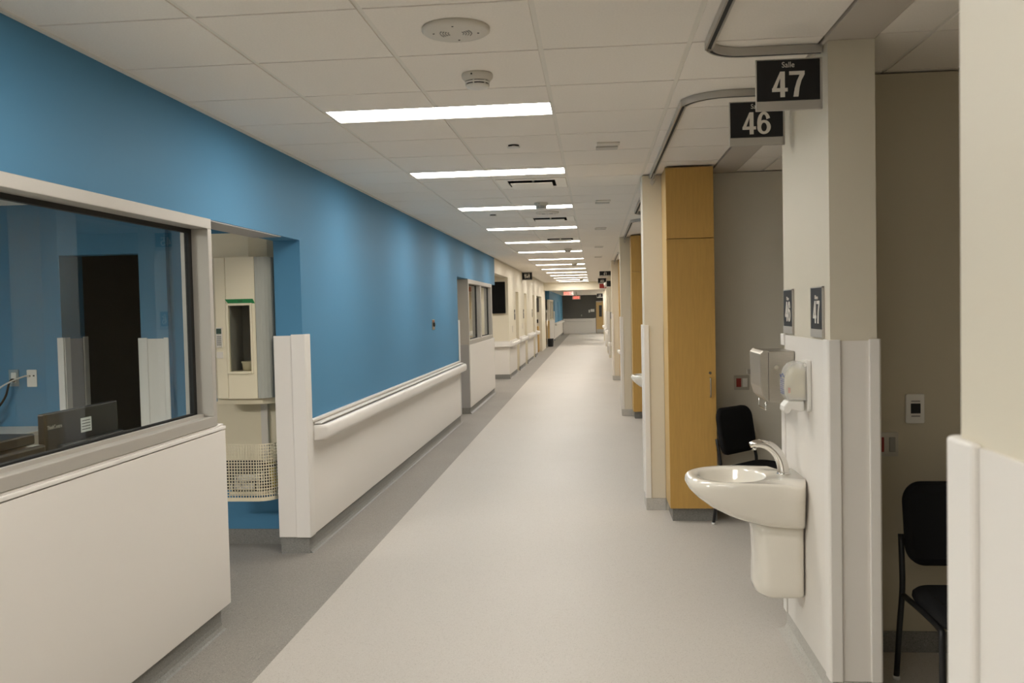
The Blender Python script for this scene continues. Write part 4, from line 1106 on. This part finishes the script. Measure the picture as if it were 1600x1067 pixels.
# ------------------------------------------------------------------ bay wall fittings
yb47 = A[0] + 0.60
th = thing('thermostat', 'white wall thermostat with dark display above the nearest black chair', 'thermostat', (1.51, yb47, 1.09))
b = B(); b.rslab('y', yb47 - 0.014, yb47 - 0.0005, 1.462, 1.548, 1.10, 1.24, 0.008); b.build('plate', M['white'], th, bevel=0.003)
b = B(); b.box(1.484, 1.528, yb47 - 0.0165, yb47 - 0.0145, 1.148, 1.195); b.build('display', M['dark'], th)
b = B(); b.box(1.486, 1.526, yb47 - 0.0165, yb47 - 0.0145, 1.203, 1.209); b.box(1.486, 1.526, yb47 - 0.0165, yb47 - 0.0145, 1.132, 1.138); b.build('button', M['grey'], th)
sw = thing('wall_switch', 'steel light switch plate half hidden by the nearest sink pier', 'switch', (1.39, yb47, 0.94))
b = B(); b.rslab('y', yb47 - 0.007, yb47 - 0.0005, 1.338, 1.428, 0.943, 1.058, 0.005); b.build('plate', M['steel'], sw)
b = B(); b.box(1.386, 1.414, yb47 - 0.012, yb47 - 0.0075, 0.965, 1.035); b.build('rocker', M['grey'], sw, bevel=0.002)
b = B(); b.box(1.342, 1.362, yb47 - 0.010, yb47 - 0.0075, 0.965, 1.035); b.build('red_rocker', M['red'], sw)
yb46 = BP[1]
sw = thing('wall_outlet', 'steel plate with a red and a white outlet above the second chair', 'outlet', (1.18, yb46, 1.06))
b = B(); b.rslab('y', yb46 - 0.007, yb46 - 0.0005, 1.125, 1.245, 0.985, 1.105, 0.004); b.build('plate', M['steel'], sw)
b = B(); b.box(1.142, 1.180, yb46 - 0.011, yb46 - 0.0075, 1.01, 1.08); b.build('red_receptacle', M['red'], sw)
b = B(); b.box(1.192, 1.230, yb46 - 0.011, yb46 - 0.0075, 1.01, 1.08); b.build('white_receptacle', M['white'], sw)

# ------------------------------------------------------------------ chairs
def make_chair(label):
    """local: seat centre at origin, faces -y; back at +y"""
    r = thing('stacking_chair', label, 'chair', (0, 0, 0), 'black stacking chairs in the bays')
    # seat: cushioned, rounded waterfall front
    b = B()
    rings = []
    for (s, z) in ((0.86, 0.405), (0.97, 0.412), (1.0, 0.428), (0.99, 0.446), (0.94, 0.458), (0.80, 0.464)):
        ring = []
        for (u, v) in rrect(-0.235, 0.235, -0.24, 0.22, 0.09, 8):
            zz = z - (0.022 * max(0, (-v - 0.12) / 0.12) ** 2)
            ring.append((u*s, v*s, zz))
        rings.append(ring)
    b.loft(rings); b.build('seat', M['fabric'], r, local=True)
    # backrest: curved slab leaning back
    b = B()
    outl = rrect(-0.225, 0.225, 0.53, 0.885, 0.085, 8)
    rings = []
    for (s, t) in ((0.93, -0.022), (1.0, -0.010), (1.0, 0.010), (0.93, 0.022)):
        ring = []
        for (u, v) in outl:
            uu = u*s; vv = 0.7075 + (v - 0.7075)*s
            y = 0.235 + (vv - 0.53)*0.16 - 0.35*(0.2 - 0) * 0 + 0.030 - 0.55*uu*uu + t
            ring.append((uu, y, vv))
        rings.append(ring)
    b.loft(rings); b.build('backrest', M['fabric'], r, local=True)
    for sx in (-1, 1):
        b = B(); b.tube([(sx*0.245, 0.315, 0.012), (sx*0.243, 0.275, 0.25), (sx*0.240, 0.245, 0.43), (sx*0.236, 0.262, 0.55), (sx*0.232, 0.285, 0.66)], 0.0125, 10, sub=3)
        lg = b.build('rear_leg', M['legs'], r, local=True)
        b = B(); b.lathe((sx*0.245, 0.315, 0.0), [(0.016, 0), (0.016, 0.016)], 'z', 12); b.build('glide', M['glide'], lg, local=True)
        b = B(); b.tube([(sx*0.245, -0.225, 0.012), (sx*0.243, -0.215, 0.2), (sx*0.238, -0.195, 0.37), (sx*0.232, -0.165, 0.395), (sx*0.228, 0.0, 0.398), (sx*0.236, 0.235, 0.40)], 0.0125, 10, sub=3)
        lg = b.build('front_leg', M['legs'], r, local=True)
        b = B(); b.lathe((sx*0.245, -0.225, 0.0), [(0.016, 0), (0.016, 0.016)], 'z', 12); b.build('glide', M['glide'], lg, local=True)
    for q in (0.12, -0.12):
        b = B(); b.tube([(-0.225, q, 0.394), (0.225, q, 0.394)], 0.010, 8); b.build('cross_bar', M['legs'], r, local=True)
    return r
ch = make_chair('black stacking chair in the near right bay under the thermostat')
ch.location = (1.555, 3.76, 0)
ch2 = dup(ch, (1.28, 6.90, 0), 'black stacking chair behind the sink, beside the tall wooden cabinet', rz=0.82)

# ------------------------------------------------------------------ curtain tracks
def track(path, label, sub=6, carriers=()):
    r = thing('curtain_track', label, 'curtain track', (path[0][0], path[0][1], CE - 0.05), 'ceiling curtain tracks')
    pts = catmull([Vector((x, y, 0)) for x, y in path], sub)
    b = B(); hw, z0, z1 = 0.016, CE - 0.040, CE - 0.006
    def prof_rings(prof):
        rings = []
        for i, p in enumerate(pts):
            t = (pts[min(i+1, len(pts)-1)] - pts[max(i-1, 0)]).normalized(); n = Vector((-t.y, t.x, 0))
            rings.append([(p.x + n.x*u, p.y + n.y*u, z) for u, z in prof])
        return rings
    b.loft(prof_rings([(-hw, z0), (-hw, z1), (hw, z1), (hw, z0), (hw - 0.008, z0), (hw - 0.008, z0 + 0.006), (-hw + 0.008, z0 + 0.006), (-hw + 0.008, z0)]), smooth=False)
    b.build('rail', M['rail'], r)
    b = B(); b.loft(prof_rings([(-hw + 0.0085, z0 + 0.001), (-hw + 0.0085, z0 + 0.0055), (hw - 0.0085, z0 + 0.0055), (hw - 0.0085, z0 + 0.001)]), smooth=False); b.build('slot', M['dark'], r)
    b = B(); x, y = path[-1]
    b.box(x - 0.022, x + 0.022, y - 0.006, y + 0.006, z0 - 0.006, CE - 0.005); b.build('end_stop', M['rail'], r)
    if carriers:
        for k, (x, y) in enumerate(carriers):
            b = B(); b.tube([(x, y, z0 + 0.004), (x, y, z0 - 0.025), (x - 0.016, y, z0 - 0.045), (x, y, z0 - 0.065), (x + 0.016, y, z0 - 0.045)], 0.004, 6)
            b.build('curtain_hook', M['rail'], r)
    return r
def arcpath(x0, x1, y, r, sgn, yend):
    """from the pier at (x1, y) towards x0, round a corner of radius r and along y to yend"""
    p = [(x1, y), (x0 + r + 0.1, y)]
    for k in range(7):
        a = PI/2*k/6
        p.append((x0 + r - r*math.sin(a), y + sgn*(r - r*math.cos(a))))
    n = 6
    y1 = y + sgn*r
    for k in range(1, n + 1): p.append((x0, y1 + (yend - y1)*k/n))
    return p
track(arcpath(0.485, 0.962, 3.88, 0.16, -1, 1.12), 'curved curtain track nearest the viewer, above sign 47')
track(arcpath(0.485, 0.962, 4.62, 0.22, 1, 7.40), 'curved curtain track behind sign 46, ending at the cabinet pier', carriers=[(0.485, 7.14 + 0.05*k) for k in range(5)])
track(arcpath(0.485, 0.962, A[1] + 0.1, 0.2, -1, 7.78), 'third curtain track, past the cabinet pier')
track(arcpath(0.485, 0.962, A[1] + 0.82, 0.22, 1, BP[2] - 0.03), 'fourth curtain track, ending at the second cabinet pier', carriers=[(0.485, BP[2] - 0.3 + 0.05*k) for k in range(5)])
track(arcpath(0.485, 0.962, A[2] + 0.82, 0.22, 1, BP[3] - 0.03), 'farthest curtain track, ending at the third cabinet pier', carriers=[(0.485, BP[3] - 0.3 + 0.05*k) for k in range(5)])

# ------------------------------------------------------------------ ceiling fixtures
ORD = ['overhead behind the viewer', 'overhead level with the viewer', 'overhead just before the round speaker', 'nearest in view, past the smoke detector', 'second nearest in view', 'third in view, with a smoke detector before it', 'fourth in view', 'fifth in view', 'sixth in view', 'seventh in view', 'eighth in view', 'ninth in view', 'tenth in view', 'eleventh in view', 'twelfth in view', 'thirteenth in view', 'last before the header']
proto = None
for i, y in enumerate(LIGHTS):
    lab = 'long white ceiling light strip, ' + ORD[i]
    if proto is None:
        proto = thing('ceiling_light', lab, 'ceiling light', ((LX0+LX1)/2, y, CE), 'ceiling light strips over the corridor')
        b = B(); b.box(LX0 + 0.006, LX1 - 0.006, y - LH + 0.012, y + LH - 0.004, CE + 0.006, CE + 0.012); b.build('diffuser', M['lamp'], proto)
        b = B(); z0, z1 = CE - 0.003, CE + 0.05
        b.box(LX0, LX0 + 0.0055, y - LH, y + LH, z0, z1); b.box(LX1 - 0.0055, LX1, y - LH, y + LH, z0, z1)
        b.box(LX0, LX1, y - LH, y - LH + 0.0115, z0, z1); b.box(LX0, LX1, y + LH - 0.0035, y + LH, z0, z1); b.box(LX0 + 0.006, LX1 - 0.006, y - LH + 0.012, y + LH - 0.004, CE + 0.0125, z1)
        b.build('housing', M['white'], proto)
    else:
        dup(proto, ((LX0+LX1)/2, y, CE), lab)

# air diffusers
proto = None
for i, y in enumerate(DIFF):
    lab = ['square white air diffuser after the second light strip', 'square white air diffuser after the third light strip', 'square white air diffuser after the fourth light strip'][i]
    x0, x1 = -0.795, -0.215
    if proto is None:
        proto = thing('air_diffuser', lab, 'air vent', ((x0+x1)/2, y, CE - 0.03), 'square ceiling air diffusers')
        b = B(); s = 0.28
        y0, y1 = y - s, y + s; z0 = CE - 0.006
        for (a0, a1, c0, c1) in ((x0, x0 + 0.09, y0, y1), (x1 - 0.09, x1, y0, y1), (x0 + 0.09, x1 - 0.09, y0, y0 + 0.09), (x0 + 0.09, x1 - 0.09, y1 - 0.09, y1)):
            b.box(a0, a1, c0, c1, z0, CE + 0.02)
        b.build('frame', M['vent'], proto)
        b = B(); b.box(x0 + 0.09, x1 - 0.09, y0 + 0.09, y1 - 0.09, CE + 0.06, CE + 0.065); b.box(x0 + 0.091, x1 - 0.091, y1 - 0.096, y1 - 0.091, CE - 0.004, CE + 0.06); b.box(x0 + 0.091, x1 - 0.091, y0 + 0.091, y0 + 0.096, CE - 0.004, CE + 0.06); b.box(x1 - 0.096, x1 - 0.091, y0 + 0.096, y1 - 0.096, CE - 0.004, CE + 0.06); b.box(x0 + 0.091, x0 + 0.096, y0 + 0.096, y1 - 0.096, CE - 0.004, CE + 0.06); b.build('shaded_duct', M['dark'], proto)  # near-black sides stand in for the shade inside the diffuser
        b = B(); b.box(x0 + 0.115, x1 - 0.115, y0 + 0.115, y1 - 0.105, CE - 0.028, CE - 0.020); b.box(x0 + 0.28, x0 + 0.30, y1 - 0.2, y1 - 0.19, CE - 0.020, CE + 0.059); b.build('centre_plate', M['vent'], proto, bevel=0.002)
    else:
        dup(proto, ((x0+x1)/2, y, CE - 0.03), lab)

# ceiling speakers
def speaker(x, y, label):
    r = thing('ceiling_speaker', label, 'speaker', (x, y, CE - 0.02), 'round ceiling speakers')
    zc = CE - 0.0045
    b = B(); b.lathe((x, y, zc), [(0.130, 0), (0.130, -0.010), (0.122, -0.016), (0.095, -0.018), (0.02, -0.018)], 'z', 48); b.build('cover', M['offwhite'], r)
    b = B()
    for rad in (0.030, 0.040, 0.050, 0.060):
        for a0 in (-0.55, PI - 0.55):
            pts = [(x + rad*math.cos(a0 + 1.1*k/8), y + rad*math.sin(a0 + 1.1*k/8), zc - 0.0183) for k in range(9)]
            b.tube(pts, 0.0022, 5)
    b.build('grille_slot', M['grey'], r)
    for a in (0.1, PI/2, PI + 0.1, 1.5*PI):
        b = B(); b.lathe((x + 0.085*math.cos(a), y + 0.085*math.sin(a), zc - 0.0192), [(0.004, 0), (0.004, 0.0015)], 'z', 8); b.build('screw', M['dark'], r)
speaker(-0.505, 3.43, 'round white ceiling speaker nearest the viewer')
speaker(-0.50, 10.05, 'round white ceiling speaker before the second air diffuser')

def smoke(x, y, label, z=CE):
    r = thing('smoke_detector', label, 'smoke detector', (x, y, z - 0.07), 'smoke detectors on the corridor ceiling')
    zc = z - 0.0045
    b = B(); b.lathe((x, y, zc), [(0.068, 0), (0.071, -0.006), (0.070, -0.018), (0.060, -0.030), (0.056, -0.034)], 'z', 36); b.build('base', M['offwhite'], r)
    b = B(); b.lathe((x, y, zc), [(0.050, -0.0345), (0.050, -0.058)], 'z', 28); b.build('dark_chamber', M['dark'], r)
    b = B(); b.lathe((x, y, zc), [(0.056, -0.038), (0.055, -0.045), (0.051, -0.045), (0.051, -0.038)], 'z', 32, cap0=False, cap1=False)
    b.lathe((x, y, zc), [(0.053, -0.050), (0.050, -0.060), (0.030, -0.066), (0.006, -0.067)], 'z', 32)
    for k in range(6):
        a = PI*k/3 + 0.3
        b.box(x + 0.052*math.cos(a) - 0.003, x + 0.052*math.cos(a) + 0.003, y + 0.052*math.sin(a) - 0.003, y + 0.052*math.sin(a) + 0.003, zc - 0.055, zc - 0.034)
    b.build('cap', M['white'], r)
    b = B(); b.lathe((x - 0.018, y - 0.068, zc - 0.014), [(0.004, -0.003), (0.004, 0.003)], 'y', 8); b.build('indicator', M['dark'], r)
smoke(-0.51, 4.10, 'white smoke detector nearest the viewer, before the first light strip')
smoke(-0.515, 9.15, 'white smoke detector just before the third light strip')
smoke(-0.45, 16.3, 'white smoke detector before the sixth light strip')
smoke(-0.45, 21.7, 'white smoke detector before the eighth light strip')
smoke(-0.45, 33.6, 'white smoke detector farther down, near the header')
for i, (x, y) in enumerate(((-0.505, 5.90), (-1.12, 10.15), (-0.9, 28.3))):
    r = thing('sprinkler_cover', ['small round sprinkler cover past the first light strip', 'small round sprinkler cover past the third light strip', 'small dark sprinkler far along the ceiling'][i], 'sprinkler', (x, y, CE - 0.02), 'concealed sprinklers')
    b = B(); b.lathe((x, y, CE - 0.0045), [(0.036, 0), (0.036, -0.004)], 'z', 24); b.build('shadow_ring', M['dark'], r)
    b = B(); b.lathe((x, y, CE - 0.0085), [(0.042, -0.008), (0.042, -0.011), (0.03, -0.013)], 'z', 24); b.lathe((x, y, CE - 0.0085), [(0.012, 0), (0.012, -0.008)], 'z', 10); b.build('cover_disc', M['white' if i < 2 else 'dark'], r)
SENS = [6.03, 9.2, 12.3, 16.0, 19.2]
proto = None
for i, y in enumerate(SENS):
    lab = 'small grey sensor plate on the ceiling right of the lights, %s' % ['nearest', 'second nearest', 'third nearest', 'fourth nearest', 'farthest'][i]
    x = 0.113
    if proto is None:
        proto = thing('ceiling_sensor', lab, 'sensor', (x, y, CE - 0.03), 'ceiling sensor plates')
        b = B(); b.box(x - 0.075, x + 0.075, y - 0.12, y - 0.02, CE - 0.014, CE - 0.0045); b.build('plate', M['offwhite'], proto, bevel=0.003)
        b = B(); b.box(x - 0.08, x + 0.065, y + 0.02, y + 0.12, CE - 0.016, CE - 0.0045); b.build('lens', M['lens'], proto, bevel=0.003)
    else:
        dup(proto, (x, y, CE - 0.03), lab)

# ------------------------------------------------------------------ far right signs and fittings
PX = 0.47
fp = [(23.99, 0.35, 'slim pier carrying hanging sign 41'), (29.9, 0.3, 'far pier past sign 41'), (33.0, 0.3, 'far pier carrying hanging sign 40'), (38.9, 0.3, 'far pier past the header')]
for y, d_, lab in fp:
    b = B(); b.box(PX, PX + 0.25, y, y + d_, 0, TOP if y < HDR else CE2 - 0.001)
    b.box(PX + 0.25, XB, y + 0.1, y + 0.2, 0, TOP if y < HDR else CE2 - 0.001, 1)
    struct(b.build('pier_far', [M['cream'], M['taupe']]), lab, 'pier')
    r = thing('pier_guard', 'white guard on the ' + lab, 'wall guard', (PX, y, 0.1), 'wall guards on the far piers')
    b = B(); b.box(PX - 0.014, PX - 0.001, y - 0.013, y + 0.06, 0.1, 1.53); b.box(PX, PX + 0.05, y - 0.013, y - 0.001, 0.1, 1.53); b.build('corner_guard', M['panel_edge'], r)
    b = B(); b.box(PX - 0.007, PX - 0.001, y + 0.062, y + d_, 0.1, 1.525); b.build('side_panel', M['panel'], r)
b = B(); b.box(PX, PX + 0.12, 45.0, YEND, 0, CE2 - 0.001) if False else b.box(1.2, 1.32, 45.0, YEND - 0.001, 0, CE2 - 0.001)
struct(b.build('wall_far_right', M['cream']), 'cream wall on the right of the far corridor section', 'wall')
b = B(); b.box(PX - 0.01, PX + 0.25, 45.02, 45.3, 0, CE2 - 0.001)
struct(b.build('pier_far', M['cream']), 'far pier carrying hanging sign 37', 'pier')
flag_sign('41', PX - 0.31, PX - 0.012, 23.97, 2.500, 2.700 - 0.06, 'black hanging sign 41 down the right side')
flag_sign('40', PX - 0.31, PX - 0.012, 32.97, 2.535, 2.745, 'black hanging sign 40 beyond sign 41', '')
flag_sign('37', PX - 0.32, PX - 0.03, 44.98, 2.165, 2.37, 'black hanging sign 37, farthest of the number signs', '')
fs = thing('fire_sign', 'small red projecting sign with a white mark under sign 40', 'sign', (0.29, 32.6, 2.35))
b = B(); b.box(PX - 0.26, PX - 0.015, 32.60, 32.612, 2.37, 2.53); b.build('panel', M['red'], fs)
b = B(); b.prism([(PX - 0.09, 2.395), (PX - 0.04, 2.395), (PX - 0.045, 2.48), (PX - 0.055, 2.51), (PX - 0.075, 2.51), (PX - 0.085, 2.48)], 'y', 32.597, 32.5995); b.build('extinguisher_mark', M['sign_letter'], fs)
b = B(); b.box(PX - 0.26, PX - 0.012, 32.598, 32.614, 2.352, 2.369); b.build('holder', M['alu'], fs)
bm_ = thing('wall_monitor', 'small black square monitor on a white arm above the far piers', 'monitor', (0.49, 29.75, 2.33))
b = B(); b.box(PX - 0.04, PX + 0.09, 29.62, 29.66, 2.36, 2.545); b.build('screen', M['sign'], bm_, bevel=0.005)
b = B(); b.box(PX - 0.045, PX + 0.095, 29.661, 29.68, 2.345, 2.56); b.box(PX, PX + 0.04, 29.681, 29.899, 2.42, 2.47); b.build('bracket', M['white'], bm_, bevel=0.004)
b = B(); b.lathe((PX - 0.07, 29.72, 2.36), [(0.02, 0.0), (0.06, 0.03), (0.07, 0.08), (0.05, 0.13), (0.02, 0.15)], 'z', 20); b.box(PX - 0.06, PX + 0.02, 29.74, 29.899, 2.42, 2.45)
tag(b.build('dome_camera', M['white']), 'white round dome fixture beside the small black monitor', 'camera')
# hand sink and wall shelf against the fourth pier face
ws = thing('wash_basin', 'small white basin on the slim far pier, low at the corridor side', 'sink', (PX, 23.7, 0.6), 'wall hung sinks on the sink piers')
b = B(); b.rslab('z', 0.66, 0.76, 0.36, 0.62, 23.62, 23.978, 0.06); b.build('basin', M['ceramic'], ws, bevel=0.02)
b = B(); b.rslab('z', 0.40, 0.659, 0.44, 0.58, 23.80, 23.978, 0.04); b.build('trap_shroud', M['ceramic'], ws)
b = B(); b.tube([(0.50, 23.94, 0.761), (0.50, 23.93, 0.86), (0.49, 23.84, 0.89), (0.48, 23.80, 0.87)], 0.012, 8, sub=3); b.build('faucet', M['chrome'], ws)
for i, (y, z) in enumerate(((28.0, 0.8), (32.5, 0.8), (38.3, 0.85))):
    hr = handrail('handrail', [29.95, 33.05, 38.95][i], [31.0, 34.1, 40.2][i], PX - 0.008, ['short white handrail on the far pier past sign 41', 'short white handrail on the pier under sign 40', 'short white handrail on the pier past the header'][i], 0.83, -1, group='short handrails on the far right piers')
for i, (y, z) in enumerate(((29.901, 1.30), (33.001, 1.2))):
    b = B(); b.box(PX + 0.06, PX + 0.14, y - 0.10, y + 0.001, z, z + 0.22)
    tag(b.build('glove_box', M['grey'], bevel=0.008), ['grey dispenser on the far pier past sign 41', 'grey dispenser on the pier under sign 40'][i], 'dispenser')

# ------------------------------------------------------------------ world, camera, view
wd = bpy.data.worlds.new('World'); sc.world = wd; wd.use_nodes = True
wd.node_tree.nodes['Background'].inputs['Color'].default_value = (0.02, 0.02, 0.02, 1)
wd.node_tree.nodes['Background'].inputs['Strength'].default_value = 1.0

cam = bpy.data.cameras.new('camera'); co = bpy.data.objects.new('camera', cam); C.objects.link(co)
cam.sensor_width = 36.0; cam.lens = 1401.945 * 36.0 / 1600.0
cam.clip_start = 0.05; cam.clip_end = 200
r_ = Vector((0.99561317, 0.09095294, -0.02195414)); u_ = Vector((0.01858656, 0.03770849, 0.99911591)); f_ = Vector((-0.09170039, 0.99514101, -0.03585256))
m4 = Matrix(((r_.x, u_.x, -f_.x, 0), (r_.y, u_.y, -f_.y, 0), (r_.z, u_.z, -f_.z, CZ), (0, 0, 0, 1)))
co.matrix_world = m4
cam.dof.use_dof = True; cam.dof.focus_distance = 9.0; cam.dof.aperture_fstop = 8.0
sc.camera = co
sc.view_settings.view_transform = 'Standard'; sc.view_settings.look = 'None'
sc.view_settings.exposure = 1.45; sc.view_settings.gamma = 1.0; sc.view_settings.use_curve_mapping = False
sc.cycles.use_denoising = True
sc.cycles.max_bounces = 10; sc.cycles.diffuse_bounces = 6; sc.cycles.transparent_max_bounces = 12
